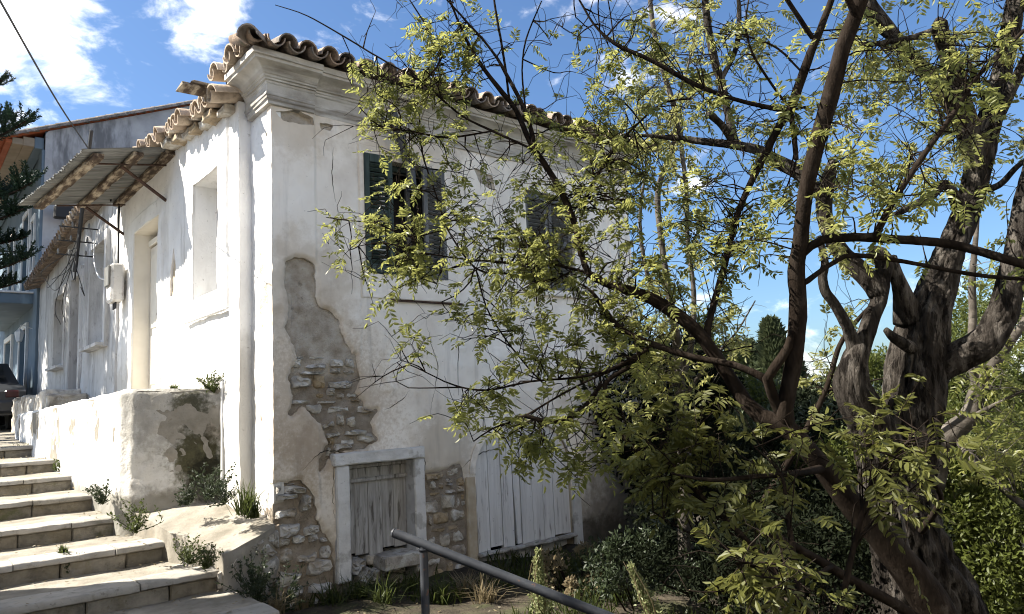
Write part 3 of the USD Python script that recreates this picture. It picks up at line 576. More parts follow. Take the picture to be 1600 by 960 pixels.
# portal: two posts, a lintel, the plank door with a batten, the sill stones
pf = lambda x0, x1, z0, z1, y0, y1: bevel_box((x0, y0, z0), (x1, y1, z1), .012, .004)
portal = H('door_frame', rough_block((.535, -.058, 1.492), (1.525, .03, 1.605), .03, .012, 5), m_frame, smooth=45)
for x0, x1, z0 in ((.562, .70, .46), (1.392, 1.518, .42)):
    H('door_post', rough_block((x0, -.05, z0), (x1, .12, 1.488), .03, .008, int(x0 * 10)), m_frame, smooth=45)
for j, (a, b) in enumerate([(.705, .822), (.825, .962), (.965, 1.115), (1.118, 1.24), (1.243, 1.39)]):
    z0 = .64 + U(-.04, .05); H('door_plank', bevel_box((a, .105 + U(0, .008), z0), (b, .135, 1.44), .004, .002), m_plank)
H('door_batten', bevel_box((.70, .08, 1.315), (1.39, .108, 1.352), .005), m_plank)
H('door_rail', bevel_box((.70, .09, 1.445), (1.392, .15, 1.488), .006), m_plank)
for j, g in enumerate(stone_cells(sbox(.70, .3, 1.39, .64), .13, 1.5, 77)):
    H('sill_stone', stone_mesh(g, fr, -.25, -.10 + U(0, .14) * (g.centroid.y < .6), 1200 + j), [m_dark_stone[1], STONES[0], m_dark_stone[0]][j % 3], smooth=45)
H('door_sill', rough_block((1.0, -.14, .50), (1.45, .12, .63), .03, .02, 3), m_dark_stone[1], smooth=45)

# arched doorway, walled up behind white planks
H('arch_jamb', rough_block((2.045, -.012, .36), (2.168, .25, 1.245), .04, .005, 8), m_jamb, smooth=45)
H('arch_jamb', rough_block((3.56, -.03, .16), (3.70, .25, 1.30), .04, .006, 9), m_frame, smooth=45)
ring = Polygon([(arch_c - .77 * math.cos(t), 1.27 + .60 * math.sin(t)) for t in np.linspace(0, math.pi, 31)] + [(arch_c + .695 * math.cos(t), 1.27 + .525 * math.sin(t)) for t in np.linspace(0, math.pi, 31)])
H('arch_band', prism(ring, fr, -.2, .016), m_right, smooth=30)
xs = [2.17, 2.36, 2.53, 2.69, 2.80, 2.97, 3.13, 3.29, 3.43, 3.55]
for j in range(9):
    a, b = xs[j] + .003, xs[j + 1] - .003
    if j == 3: a += .012
    g = sbox(a, .44 + U(-.03, .05), b, 1.9).intersection(arch.buffer(-.004))
    if j == 3: g = g.difference(Polygon([(a - .01, .4), (a + .03, .4), (a + .02, .7), (a + .006, 1.0), (a - .01, 1.1)]))
    if g.geom_type != 'Polygon': g = max(g.geoms, key=lambda q: q.area)
    H('plank', prism(g, fr, -.06, -.024 + U(-.006, .008)), m_wplank)
for j in range(7):
    a = 2.19 + j * .19; H('lower_plank', bevel_box((a, .05 + U(0, .02), .1), (a + .183, .085, .43 + U(-.03, .02)), .005, .003), [m_wplank, m_plank][j in (2, 4)])
H('threshold', rough_block((2.15, -.06, .415), (3.58, .03, .455), .04, .016, 4), m_dark_stone[1], smooth=45)

# upper windows
w1 = H('window_frame', cat_([bevel_box((.95, .10, 3.31), (1.90, .15, 3.36)), bevel_box((.95, .10, 4.44), (1.90, .15, 4.50)), bevel_box((.95, .10, 3.36), (1.0, .15, 4.44)), bevel_box((1.85, .10, 3.36), (1.90, .15, 4.44))]), m_green)
def shutter(x0, x1, z0, z1, y, m, hinge=None, ang=0., louvre=True):
    parts = [bevel_box((0, 0, z0), (.055, .035, z1)), bevel_box((x1 - x0 - .055, 0, z0), (x1 - x0, .035, z1)), bevel_box((.055, .002, z1 - .09), (x1 - x0 - .055, .033, z1)), bevel_box((.055, .002, z0), (x1 - x0 - .055, .033, z0 + .09)), bevel_box((.055, .002, (z0 + z1) / 2 - .035), (x1 - x0 - .055, .033, (z0 + z1) / 2 + .035))]
    sl_ = []
    for a, b in ((z0 + .09, (z0 + z1) / 2 - .035), ((z0 + z1) / 2 + .035, z1 - .09)):
        n = int((b - a) / .045)
        for j in range(n):
            zc = a + (j + .5) * (b - a) / n; s = bevel_box((.05, -.02, -.004), (x1 - x0 - .05, .02, .004), .002)
            c, sn_ = math.cos(-.7), math.sin(-.7); v = s[0].copy(); yy, zz = v[:, 1] * c - v[:, 2] * sn_, v[:, 1] * sn_ + v[:, 2] * c
            v[:, 1], v[:, 2] = yy + .018, zz + zc; sl_.append((v, s[1]))
    def place(ms):
        v, f = ms; v = v.copy(); w = x1 - x0; xx = v[:, 0] - (w if hinge == 'r' else 0); yy = v[:, 1].copy(); c, s = math.cos(ang), math.sin(ang)
        v[:, 0], v[:, 1] = (x1 if hinge == 'r' else x0) + xx * c - yy * s, y + xx * s + yy * c; return v, f
    p = H('shutter', place(cat_(parts)), m); H('louvre_slats', place(cat_(sl_)), m, p)
    return p
shutter(.935, 1.24, 3.32, 4.53, -.03, m_green, 'l', -.10)
shutter(1.60, 1.915, 3.30, 4.50, -.02, m_oldshut, 'r', .16)
for a, b, z0, z1, m in ((1.24, 1.29, 3.36, 4.42, m_white), (1.55, 1.60, 3.36, 4.42, m_oldshut)):
    H('casement_stile', bevel_box((a, .19, z0), (b, .23, z1), .004), m)
H('casement_rail', bevel_box((1.29, .192, 3.88), (1.36, .228, 3.93), .004), m_white)
H('casement_rail', bevel_box((1.0, .192, 3.6), (1.29, .228, 3.64), .004), m_white)
H('loose_board', bevel_box((1.02, .24, 3.95), (1.34, .26, 4.12), .003, .004), m_rwood)
H('window_lintel', bevel_box((.90, .02, 4.502), (1.95, .16, 4.56), .006), m_oldshut)
H('window_sill', bevel_box((1.2, -.035, 3.045), (2.08, -.012, 3.066), .004, .003), m_rust)
shutter(3.09, 3.46, 3.31, 4.48, .03, m_oldshut)
shutter(3.475, 3.85, 3.31, 4.48, .03, m_oldshut)
H('window_sill', bevel_box((3.0, -.045, 3.22), (3.93, .08, 3.285), .008, .003), m_right)

# ---- alley side of the house (faces the sun)
WX = -.11
lf = lambda a, b, d: (WX - d, a, b)
lw_open = sbox(1.05, 3.24, 1.86, 4.515); ld_open = sbox(3.22, 2.2, 4.42, 4.51)
def left_depth(a, b):
    n = (meshkit.fbm(np.stack([a * 1.5, b * 1.5, a * 0], -1), 4, 41) - .5) * .05 + (meshkit.fbm(np.stack([a * 9, b * 9, a * 0], -1), 3, 42) - .5) * .012
    fr_ = ((a > .79) & (a < 2.06) & (b > 3.03)) * .022 + ((a > 3.05) & (a < 4.60) & (b < 4.72)) * .02
    return n + fr_
lp = Polygon([(.5, .9), (5.3, 1.0), (5.3, 5.40), (3.7, 5.34), (2.8, 5.26), (1.3, 5.08), (.5, 5.0)]).difference(lw_open).difference(ld_open)
hole = ragged(Polygon([(2.62, 3.36), (2.78, 3.42), (2.74, 3.75), (2.66, 4.0), (2.56, 3.8), (2.55, 3.5)]), .02, .02, 10, 6)
lp = lp.difference(hole)
H('alley_plaster', panel(lp, .022, left_depth, lf, -.12), m_left, smooth=35)
H('alley_core', panel(Polygon([(.5, .9), (5.3, 1.0), (5.3, 5.3), (.5, 4.95)]).difference(lw_open.buffer(.01)).difference(ld_open.buffer(.01)).buffer(-.01), .06, lambda a, b: -.035 + (meshkit.fbm(np.stack([a * 8, b * 8, a * 0], -1), 3, 4) - .5) * .03, lf, -.3), m_jamb, smooth=50)
cf = lambda a, b, d: (-d, a, b)                                       # the narrow corner strip
H('corner_strip', panel(Polygon([(.055, .9), (.56, .9), (.56, 4.86), (-.004, 4.86), (-.004, 1.25), (.055, 1.2)]), .016, lambda a, b: .0 + (meshkit.fbm(np.stack([a * 2, b * 2, a * 0], -1), 4, 51) - .5) * .03 + (meshkit.fbm(np.stack([a * 14, b * 14, a * 0], -1), 3, 52) - .5) * .016, cf, -.09), m_left, smooth=35)
H('corner_core', bevel_box((.035, .02, .0), (.2, .6, 4.86), .02), m_mortar)
H('window_reveal', reveal(lw_open, lf, .0, -.34), m_left); H('door_reveal', reveal(ld_open, lf, .0, -.34), m_cream)
# sun-side window: frame, two casements, panes
fx = WX + .24
wf = H('alley_window', cat_([bevel_box((fx, 1.05, 3.24), (fx + .05, 1.86, 3.29)), bevel_box((fx, 1.05, 4.46), (fx + .05, 1.86, 4.515)), bevel_box((fx, 1.05, 3.29), (fx + .05, 1.10, 4.46)), bevel_box((fx, 1.81, 3.29), (fx + .05, 1.86, 4.46)), bevel_box((fx + .002, 1.43, 3.29), (fx + .048, 1.48, 4.46)), bevel_box((fx + .004, 1.10, 3.85), (fx + .044, 1.43, 3.89)), bevel_box((fx + .004, 1.48, 3.85), (fx + .044, 1.81, 3.89))]), m_white)
H('pane', bevel_box((fx + .02, 1.10, 3.29), (fx + .024, 1.81, 4.46), .001), m_glass, wf)
H('window_leaf', bevel_box((WX + .06, 1.058, 3.27), (WX + .225, 1.09, 4.3), .006), m_white)
H('window_leaf', bevel_box((WX + .10, 1.09, 3.27), (WX + .22, 1.11, 3.82), .006), m_white)
H('alley_sill', bevel_box((WX - .05, .80, 3.0), (WX - .012, 2.04, 3.024), .006, .004), m_left)
# alley door: two leaves with panels
dx = WX + .2
dr = H('alley_door', cat_([bevel_box((dx, 3.25, 2.3), (dx + .05, 3.82, 4.32), .006), bevel_box((dx, 3.83, 2.3), (dx + .05, 4.40, 4.32), .006), bevel_box((dx - .03, 3.22, 4.34), (dx + .06, 4.42, 4.42), .006)]), m_cream)
for a in (3.32, 3.90):
    for z0, z1 in ((2.45, 3.1), (3.2, 4.2)): H('door_panel', bevel_box((dx - .015, a, z0), (dx + .01, a + .43, z1), .012), m_cream, dr)
H('door_knob', tube([(dx - .05, 3.86, 3.35), (dx, 3.86, 3.35)], [.02, .012], 10, .01), m_rust, dr)

# cornice at the corner and along the front
prof = [(0, 4.765), (.022, 4.77), (.026, 4.80), (.045, 4.815), (.045, 4.84), (.06, 4.85), (.062, 4.875), (.04, 4.885), (.042, 4.965), (.06, 4.975), (.062, 4.995), (.082, 5.0), (.085, 5.02), (.11, 5.027), (.115, 5.045), (.13, 5.05), (.15, 5.075), (.19, 5.10), (.25, 5.118), (.30, 5.125), (.305, 5.15), (.335, 5.155), (.34, 5.215), (.0, 5.235), (-.08, 5.235), (-.08, 4.765)]
prof = [(o * .68 if o > 0 else o, 4.80 + (z - 4.765) * .91) for o, z in prof]
def cornice(path_fn, ts, seed):
    rows = []
    for t in ts:
        rows.append([path_fn(t, o + (meshkit.fbm(np.array([[t * 4, j * .7, 3]]), 3, 3)[0] - .5) * .02 * (o > 0), z + (meshkit.fbm(np.array([[t * 3, j * .5, 12]]), 2, 3)[0] - .5) * .012) for j, (o, z) in enumerate(prof)])
    V = np.array(rows); n, m = V.shape[:2]; F = []
    for a in range(n - 1):
        for b in range(m): p, q_ = a * m + b, a * m + (b + 1) % m; F += [(p, p + m, q_ + m), (p, q_ + m, q_)]
    P2, cap = trimesh.creation.triangulate_polygon(Polygon(prof), engine='earcut'); ids = np.array([np.argmin(np.hypot(*(np.array(prof) - q_).T)) for q_ in P2])
    V = V.reshape(-1, 3); F = np.array(F); e = ids[cap] + (0 if seed == 3 else (n - 1) * m); k = len(V)
    return np.vstack([V, V[e.ravel()]]), np.vstack([F, np.arange(k, k + e.size).reshape(-1, 3)])
def corner_path(t, o, z):                                           # t < 0 up the alley side, t > 0 along the front
    o = o + .028 * (abs(t) < .417) * (t >= 0) + .03 * (t < 0)
    if t < 0: return (-o, -t if t < -.001 else -o, z)
    return (t if t > .001 else -o, -o, z)
ts = np.concatenate([[-.47], np.linspace(-.42, -.05, 8)])
V1 = cornice(lambda t, o, z: (-o - .03, -t if t < -.02 else -o - .03, z), np.concatenate([np.linspace(-.47, -.06, 12), [0.]]), 3)
V2 = cornice(lambda t, o, z: (t if t > .02 else -o - .03, -o - .03 * (t < .41) - .0, z), np.concatenate([[0.], np.linspace(.06, .405, 8), [.412, .424], np.linspace(.5, 4.6, 60), [4.95]]), 4)
H('cornice_return', (V1[0], V1[1]), m_cornice, smooth=14); H('cornice', (V2[0], V2[1]), m_cornice, smooth=14)

# roof: every eaves tile is a piece; the field behind is rows joined
def tile(p, d, r0, r1, L, up, lift, rng, n=9, thick=.013):
    """A half-round clay tile that starts at p and runs along d; up=1 cover tile, -1 channel tile."""
    d = np.asarray(d, float); d /= np.linalg.norm(d); s = np.cross(d, [0, 0, 1.]); s /= np.linalg.norm(s); w = np.cross(s, d)
    th = np.linspace(-.06, math.pi + .06, n); rows = []
    for t, r in ((0., r0), (.5, (r0 + r1) / 2), (1., r1)):
        for rr in (r, r - thick):
            rows.append([p + d * L * t + s * rr * math.cos(q_) + w * (rr * math.sin(q_) * up + lift) for q_ in th])
    R_ = np.array(rows).reshape(3, 2, n, 3); R_ = R_ + rng.uniform(-.003, .003, (3, 1, 1, 3)); V = R_.reshape(-1, 3); F = []
    ix = lambda a, b, c: (a * 2 + b) * n + c
    for a in range(2):
        for c in range(n - 1):
            F += [(ix(a, 0, c), ix(a + 1, 0, c), ix(a + 1, 0, c + 1), ix(a, 0, c + 1)), (ix(a, 1, c), ix(a, 1, c + 1), ix(a + 1, 1, c + 1), ix(a + 1, 1, c))]
        F += [(ix(a, 0, 0), ix(a, 1, 0), ix(a + 1, 1, 0), ix(a + 1, 0, 0)), (ix(a, 0, n - 1), ix(a + 1, 0, n - 1), ix(a + 1, 1, n - 1), ix(a, 1, n - 1))]
    for c in range(n - 1): F += [(ix(0, 0, c), ix(0, 0, c + 1), ix(0, 1, c + 1), ix(0, 1, c)), (ix(2, 0, c), ix(2, 1, c), ix(2, 1, c + 1), ix(2, 0, c + 1))]
    return V, np.array(F)
trng = np.random.default_rng(55); PITCHR = math.radians(13); SP = .205
def eave_row(start, along, inward, n, rows, mats, z_wob, field_rows):
    along, inward = np.asarray(along, float), np.asarray(inward, float); d = inward * math.cos(PITCHR) + np.array([0, 0, math.sin(PITCHR)]); fieldm = []
    for j in range(n):
        jt = trng.uniform(-.03, .03); base = np.asarray(start, float) + along * (SP * j + jt) + np.array([0, 0, z_wob(j)])
        for k in range(rows + field_rows):
            if k and (((base + inward * .3 * k)[0] < -.14 + .3 * k) if along[0] > .5 else (n < 8 and base[1] < -.2 + .3 * k)): continue
            p = base + d * (.30 * k) + np.array([0, 0, .012 * k]) + along * trng.uniform(-.012, .012) - d * trng.uniform(-.04, .05) * (k == 0)
            dd = d + along * trng.uniform(-.12, .12) + np.array([0, 0, trng.uniform(-.08, .08)])
            cov = tile(p + along * SP * .5 + np.array([0, 0, .045]), dd, .098, .078, .42, 1, 0, trng); chn = tile(p + np.array([0, 0, .085]), d + along * trng.uniform(-.03, .03), .082, .098, .42, -1, 0, trng)
            if along[0] > .5 and j == 0:
                if k == 0: H('channel_tile', chn, mats[0], smooth=40)
                continue
            if k < rows:
                H('roof_tile', cov, mats[trng.integers(len(mats))], smooth=40)
                if k == 0: H('channel_tile', chn, mats[trng.integers(len(mats))], smooth=40)
                else: fieldm.append(chn)
            else: fieldm += [cov, chn]
    if fieldm: H('roof_field', cat_(fieldm), mats[1], smooth=40, kind='stuff')
eave_z = lambda y: np.interp(y, [.3, .6, 1.3, 2.8, 3.7, 5.4], [4.98, 5.0, 5.07, 5.245, 5.33, 5.40])
sag = lambda j: -.010 * math.sin(j * .55) - .012 * math.sin(j * .21 + 1)
eave_row((-.29, -.37, 5.215), (1, 0, 0), (0, 1, 0), 27, 3, TILES, sag, 3)
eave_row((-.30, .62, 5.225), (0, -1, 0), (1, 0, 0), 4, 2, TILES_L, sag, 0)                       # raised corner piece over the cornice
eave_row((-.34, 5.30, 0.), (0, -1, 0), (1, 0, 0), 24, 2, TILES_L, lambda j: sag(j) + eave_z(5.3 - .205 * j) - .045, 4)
H('hip_tile', tile(np.array([-.37, -.40, 5.215]), (1, 1, .16), .095, .08, .42, 1, 0, trng), TILES[3], smooth=40)
for k in range(3, 6): H('hip_tile', tile(np.array([-.30 + .3 * k, -.33 + .3 * k, 5.25 + .085 * k]), (1, 1, .28), .11, .10, .5, 1, 0, trng), TILES[k % 4], smooth=40)
# roof deck below the tiles
rid = 5.75
deckV = np.array([(-.20, -.22, 5.225), (5.05, -.22, 5.225), (5.05, 5.4, 5.3), (-.2, 5.4, 5.41), (-.2, 2.8, 5.265), (-.2, .62, 5.03), (-.2, .60, 5.215), (2.2, 2.4, rid), (2.9, 2.4, rid)], float)
H('roof_deck', (deckV, np.array([(0, 1, 8), (0, 8, 7), (1, 2, 8), (2, 3, 7), (2, 7, 8), (3, 4, 7), (4, 5, 7), (5, 6, 7), (6, 0, 7)])), TILES[1])
eb = onX(345, 130, -.42)
H('slate_board', bevel_box((-.60, .60, 5.085), (-.05, .80, 5.11), .004, .01), m_rwood)
H('slate_board', bevel_box((-.52, .56, 5.115), (-.05, .80, 5.135), .004, .01), TILES[3])
for j in range(17):                                                    # stones bedded under the tiles of the alley eaves
    y = .60 + j * .28; ez = float(eave_z(y + .12)); H('bed_stone', rough_block((-.25 + U(-.04, .04), y, ez - .09), (-.06, y + .24, ez - .01), .06, .02, j), STONES[(j * 3) % 6], smooth=45)

# ================================================================ LANDING in front of the alley door
landing = thing('landing_wall', 'whitewashed wall of the landing and ramp before the alley door, mossy at its corner', 'wall', (-.6, 3, 1.2))
LO = np.array([-.6, 3, 1.2])
C0, C1 = np.array([-.085, .93]), np.array([-.87, 1.45])
# plan of the face: from the house, rounded at the corner, then along the alley
fpts = [C0 + (C1 - C0) * t for t in np.linspace(0, .9, 10)] + [np.array([-.868, 1.51]), np.array([-.876, 1.60])] + [np.array([-.878 - .002 * (y - 1.7), y]) for y in np.linspace(1.7, 8.9, 60)] + [np.array([-.86, 9.02]), np.array([-.78, 9.06]), np.array([-.11, 9.1])]
fp = np.array(fpts); sl_ = np.concatenate([[0], np.cumsum(np.linalg.norm(np.diff(fp, axis=0), axis=1))])
tang = np.gradient(fp, axis=0); tang /= np.linalg.norm(tang, axis=1, keepdims=True); nrm = np.stack([-tang[:, 1], tang[:, 0]], -1)
if (nrm[5] @ np.array([-1., -1.])) < 0: nrm = -nrm
def topz(s): return np.interp(s, [0, .9, 1.6, 9.2], [2.255, 2.30, 2.275, 2.185]) 
def wall_fn(a, b, d):
    x, y = np.interp(a, sl_, fp[:, 0]), np.interp(a, sl_, fp[:, 1]); nx, ny = np.interp(a, sl_, nrm[:, 0]), np.interp(a, sl_, nrm[:, 1]); return (x + nx * d, y + ny * d, b)
sm = sl_[-1]; ss = np.linspace(0, sm, 120)
lpoly = Polygon(list(zip(ss, topz(ss) + (meshkit.fbm(np.stack([ss * 3, ss * 0, ss * 0], -1), 3, 2) - .5) * .03)) + [(sm, 1.2), (0, .8)])
ldep = lambda a, b: (meshkit.fbm(np.stack([a * 2, b * 2, a * 0], -1), 4, 61) - .5) * .07 + (meshkit.fbm(np.stack([a * 12, b * 12, a * 0], -1), 3, 62) - .5) * .02 - .03 * np.clip((b - topz(a) + .05) / .05, 0, 1) ** 2
obj('wall_face', move(panel(lpoly, .024, ldep, wall_fn, -.12), -LO), m_landing, landing, smooth=40)
tp = np.vstack([fp + nrm * -.01, np.array([[-.1, 9.1], [-.1, .93]])])
top = Polygon(tp).buffer(0)
obj('landing_top', move(panel(top, .06, lambda a, b: np.interp(b, [.9, 1.45, 2.2, 9.1], [2.25, 2.285, 2.262, 2.17]) - .012 + (meshkit.fbm(np.stack([a * 4, b * 4, a * 0], -1), 3, 7) - .5) * .03, lambda a, b, d: (a, b, d), 1.5), -LO), m_conc, landing, smooth=40)
wp = thing('white_drainpipe', 'thin white plastic pipe running down beside the mossy landing wall', 'drainpipe', (-.13, .90, 1.4))
obj('pipe', tube([(0, 0, 0), (.003, .004, .4), (0, 0, .88)], .013, 10, .05), m_wpipe, wp); obj('elbow', tube([(0, 0, .86), (.01, .02, .92), (.08, .05, .95)], .016, 10, .02), m_wpipe, wp)

# ================================================================ THE ROW HOUSE further up, the grey and blue house, what hangs on them
row = thing('low_row_house', 'low streaked white house adjoining up the alley, in dappled shade', 'house', (1, 9, 2)); RO = np.array([1, 9, 2.])
def Rw(name, mesh, m, parent=row, smooth=False, **kw): return obj(name, move(mesh, -RO), m, parent, smooth, **kw)
rf = lambda a, b, d: (-.14 - d, a, b)
ro = [sbox(5.88, 3.2, 6.88, 4.73), sbox(9.2, 3.1, 10.2, 4.40), sbox(7.75, 2.5, 8.5, 4.5)]
rpoly = Polygon([(5.3, 1.2), (12.45, 1.2), (12.45, 5.02), (7.3, 5.38), (5.3, 5.36)])
for g in ro: rpoly = rpoly.difference(g)
Rw('wall', panel(rpoly, .05, lambda a, b: (meshkit.fbm(np.stack([a * 2, b * 2, a * 0], -1), 4, 71) - .5) * .06 + ((np.abs(a - 7.3) < .14) + (np.abs(a - 8.9) < .12)) * .04, rf, -.25), m_row, smooth=35)
for g, nm in zip(ro, ('window', 'window', 'doorway')):
    a0, b0, a1, b1 = g.bounds; Rw(nm + '_reveal', reveal(g, rf, .02, -.22), m_row)
    w_ = Rw(nm, prism(sbox(a0, b0, a1, b1).difference(sbox(a0 + .06, b0 + .06, (a0 + a1) / 2 - .03, b1 - .06)).difference(sbox((a0 + a1) / 2 + .03, b0 + .06, a1 - .06, b1 - .06)), rf, -.21, -.16), m_row)
    Rw('pane', prism(sbox(a0 + .05, b0 + .05, a1 - .05, b1 - .05), rf, -.2, -.195), m_dark if nm == 'doorway' else m_glass, w_)
    Rw(nm + '_frame_band', prism(sbox(a0 - .14, b0 - .1, a1 + .14, b1 + .14).difference(g.buffer(.003, join_style=2)), rf, -.02, .055), m_row)
    if nm == 'window': Rw('sill', bevel_box((-.30, a0 - .1, b0 - .09), (-.13, a1 + .1, b0 - .04)), m_row)
Rw('dark_interior', bevel_box((.13, 5.45, 1.2), (4.6, 12.4, 5.0), .02), m_dark)
tl = []
for j in range(34):
    y = 12.5 - j * .21; z = np.interp(y, [5.3, 7.3, 12.45], [5.42, 5.40, 5.03])
    for k in range(2):
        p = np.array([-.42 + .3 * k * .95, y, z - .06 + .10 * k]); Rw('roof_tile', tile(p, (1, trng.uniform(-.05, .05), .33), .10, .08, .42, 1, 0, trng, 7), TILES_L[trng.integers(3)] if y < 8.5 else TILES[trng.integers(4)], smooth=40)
        Rw('channel_tile', tile(p + np.array([0, .105, .04]), (1, 0, .33), .085, .10, .42, -1, 0, trng, 7), TILES[trng.integers(4)], smooth=40) if k == 0 else None
Rw('roof_deck', (np.array([(-.33, 5.35, 5.36), (-.33, 7.3, 5.34), (-.33, 12.5, 4.98), (3, 12.5, 6.0), (3, 5.35, 6.35)]), np.array([(0, 2, 1), (0, 3, 2), (0, 4, 3)])), TILES[1])
base = thing('stone_bench', 'rough stone ledge at the foot of the low house, behind the ramp', 'ledge', (-.4, 8.5, 2.1))
for j, y in enumerate(np.arange(-1.6, 2.2, .42)):
    obj('stone', rough_block((-.32, y, -.3), (.22, y + .41, .40 + U(-.06, .06)), .09, .035, 80 + j, .03), [STONES[0], STONES[4], STONES[2]][j % 3], base, smooth=50)

tall = thing('grey_blue_house', 'tall house with stained grey gable and blue alley front', 'house', (2, 15, 2)); TO = np.array([2, 15, 2.])
def Tl(name, mesh, m, parent=tall, smooth=False, **kw): return obj(name, move(mesh, -TO), m, parent, smooth, **kw)
GX, GY = -.12, 12.62
gz = lambda x: 8.62 + .43 * (x - GX)
gp = Polygon([(GX, 1.2), (9.5, 1.2), (9.5, gz(4.2)), (4.2, gz(4.2)), (GX, gz(GX))])
Tl('gable_wall', panel(gp, .12, lambda a, b: (meshkit.fbm(np.stack([a, b, a * 0], -1), 4, 81) - .5) * .08, lambda a, b, d: (a, GY - d, b), -.3), m_grey, smooth=35)
bf = lambda a, b, d: (GX - d, a, b)
bo = [sbox(14.6, 5.15, 15.6, 7.2), sbox(17.4, 5.15, 18.4, 7.2), sbox(13.7, 5.6, 14.1, 6.8), sbox(14.4, 2.2, 15.5, 4.3), sbox(17.2, 2.2, 18.6, 4.3)]
bp = sbox(GY + .035, 1.2, 26, gz(GX) + .02)
for g in bo: bp = bp.difference(g)
Tl('alley_front', panel(bp, .10, lambda a, b: (meshkit.fbm(np.stack([a, b, a * 0], -1), 3, 82) - .5) * .04, bf, -.3), m_blue, smooth=35)
for g in bo:
    a0, b0, a1, b1 = g.bounds; Tl('opening_reveal', reveal(g, bf, .02, -.28), m_blue); w_ = Tl('window', prism(g.difference(g.buffer(-.09, join_style=2)), bf, -.24, -.17), m_white); Tl('pane', prism(g.buffer(-.08, join_style=2), bf, -.21, -.20), m_glass, w_)
    Tl('surround', prism(g.buffer(.13, join_style=2).difference(g.buffer(.004, join_style=2)), bf, -.02, .05), m_white)
Tl('dark_interior', bevel_box((.3, GY + .25, 1.2), (9, 26, 8.4)), m_dark)
Tl('corner_pilaster', bevel_box((GX - .06, GY + .02, 1.2), (GX + .02, GY + .55, 8.2), .01), m_blue)
Tl('roof_slab', (np.array([(-.95, GY + .05, gz(-.95) + .02), (4.2, GY + .05, gz(4.2) + .02), (4.2, 26, gz(4.2) + .02), (-.95, 26, gz(-.95) + .02), (-.95, GY + .05, gz(-.95) + .08), (4.2, GY + .05, gz(4.2) + .08), (4.2, 26, gz(4.2) + .10), (-.95, 26, gz(-.95) + .10)]), np.array([(0, 1, 2, 3), (4, 7, 6, 5), (0, 4, 5, 1), (3, 2, 6, 7), (0, 3, 7, 4), (1, 5, 6, 2)])), m_orange)
Tl('roof_slab_rear', bevel_box((4.21, GY - .13, gz(4.2) - .2), (9.6, 26, gz(4.2) + .08), .01), m_orange)
for k, (o, w, m) in enumerate([(.62, .12, m_orange), (.42, .2, m_beige), (.2, .22, m_beige), (.02, .18, m_blue)]):       # stepped soffit under the eaves
    Tl('soffit_moulding', bevel_box((GX - o - w, GY + .06, gz(GX - o) - .10 - (.10 * k)), (GX - o, 26, gz(GX - o) - .012 - .04 * k), .01), m)
for j in range(26):
    x = -.9 + j * .2; Tl('verge_tile', tile(np.array([x, GY - .03, gz(x) + .03]), (.98, .0, .43), .11, .095, .30, 1, 0, trng, 7), TILES[3], smooth=40)
bal = Tl('balcony', bevel_box((GX - .95, 13.2, 4.72), (GX + .02, 19.2, 4.95), .01), m_blue)
Tl('balcony_floor_band', bevel_box((GX - 1.0, 13.15, 4.955), (GX - .05, 19.25, 5.0), .01), m_white, bal)
bars = [tube([(GX - .9, 13.25, 5.9), (GX - .9, 19.1, 5.9)], .02, 6, 2), tube([(GX - .9, 13.25, 5.9), (GX - .02, 13.25, 5.9)], .02, 6, 2), tube([(GX - .9, 13.25, 5.12), (GX - .9, 19.1, 5.12)], .012, 5, 2)]
for y in np.arange(13.25, 19.1, .16): bars.append(tube([(GX - .9, y, 5.0), (GX - .9, y, 5.9)], .009, 5, 1))
for y in np.arange(13.4, 19., .64): bars.append(tube([(GX - .9 + .0, y + .12 * math.cos(t), 5.5 + .14 * math.sin(t)) for t in np.linspace(0, 5, 10)], .008, 5, .05))
Tl('balcony_railing', cat_(bars), m_black, bal)
lamp = Tl('wall_lamp', cat_([tube([(GX, 13.6, 4.2), (GX - .22, 13.6, 4.28), (GX - .25, 13.6, 4.2)], .012, 6, .05), tube([(GX - .25, 13.6, 4.2), (GX - .25, 13.6, 4.12), (GX - .25, 13.6, 3.9)], [.02, .10, .06], 6, .05)]), m_wpipe)

# awning of corrugated metal over the alley door
aw = thing('corrugated_awning', 'rusty corrugated metal awning on decayed beams over the alley door', 'awning', (-.11, 3.9, 5.15)); AO = np.array([-.11, 3.9, 5.15])
AY0, AY1, AX = 2.56, 5.32, -1.06
n = 150; ys = np.linspace(AY0, AY1, n); cor = .016 * np.sin(ys * 2 * math.pi / .085)
xs_ = np.linspace(WX + .01, AX, 12); V = []
for top_ in (0, 1):
    for x in xs_: V.append(np.stack([WX + (x - WX) * (1 + .30 * (ys - AY0) / (AY1 - AY0)) + (U(-.02, .02, n) * (x == xs_[-1])), ys, 5.165 + .215 * (x - WX) / .95 + cor + .004 * top_ - .015 * np.sin((ys - AY0) * 1.4) * (x / AX)], -1))
V = np.array(V).reshape(2, 12, n, 3); ii = np.arange(12 * n).reshape(12, n); q = np.stack([ii[:-1, :-1], ii[1:, :-1], ii[1:, 1:], ii[:-1, 1:]], -1).reshape(-1, 4)
obj('metal_sheet', move((V.reshape(-1, 3), np.vstack([q[:, ::-1], q + 12 * n])), -AO), m_corr, aw, smooth=True)
for j, (x, dz) in enumerate([(-.90, 0), (-.50, 0), (-.155, 0)]):
    z = 5.165 + .215 * (x - WX) / .95 - .028
    bm = rough_block((x - .055, AY0 + .04, z - .055), (x + .055, AY1 - .1, z), .05, .012, 90 + j, .006); bm[0][:, 0] += (x - WX) * .30 * (bm[0][:, 1] - AY0) / (AY1 - AY0); obj('beam', move(bm, -AO), m_rwood, aw, smooth=40)
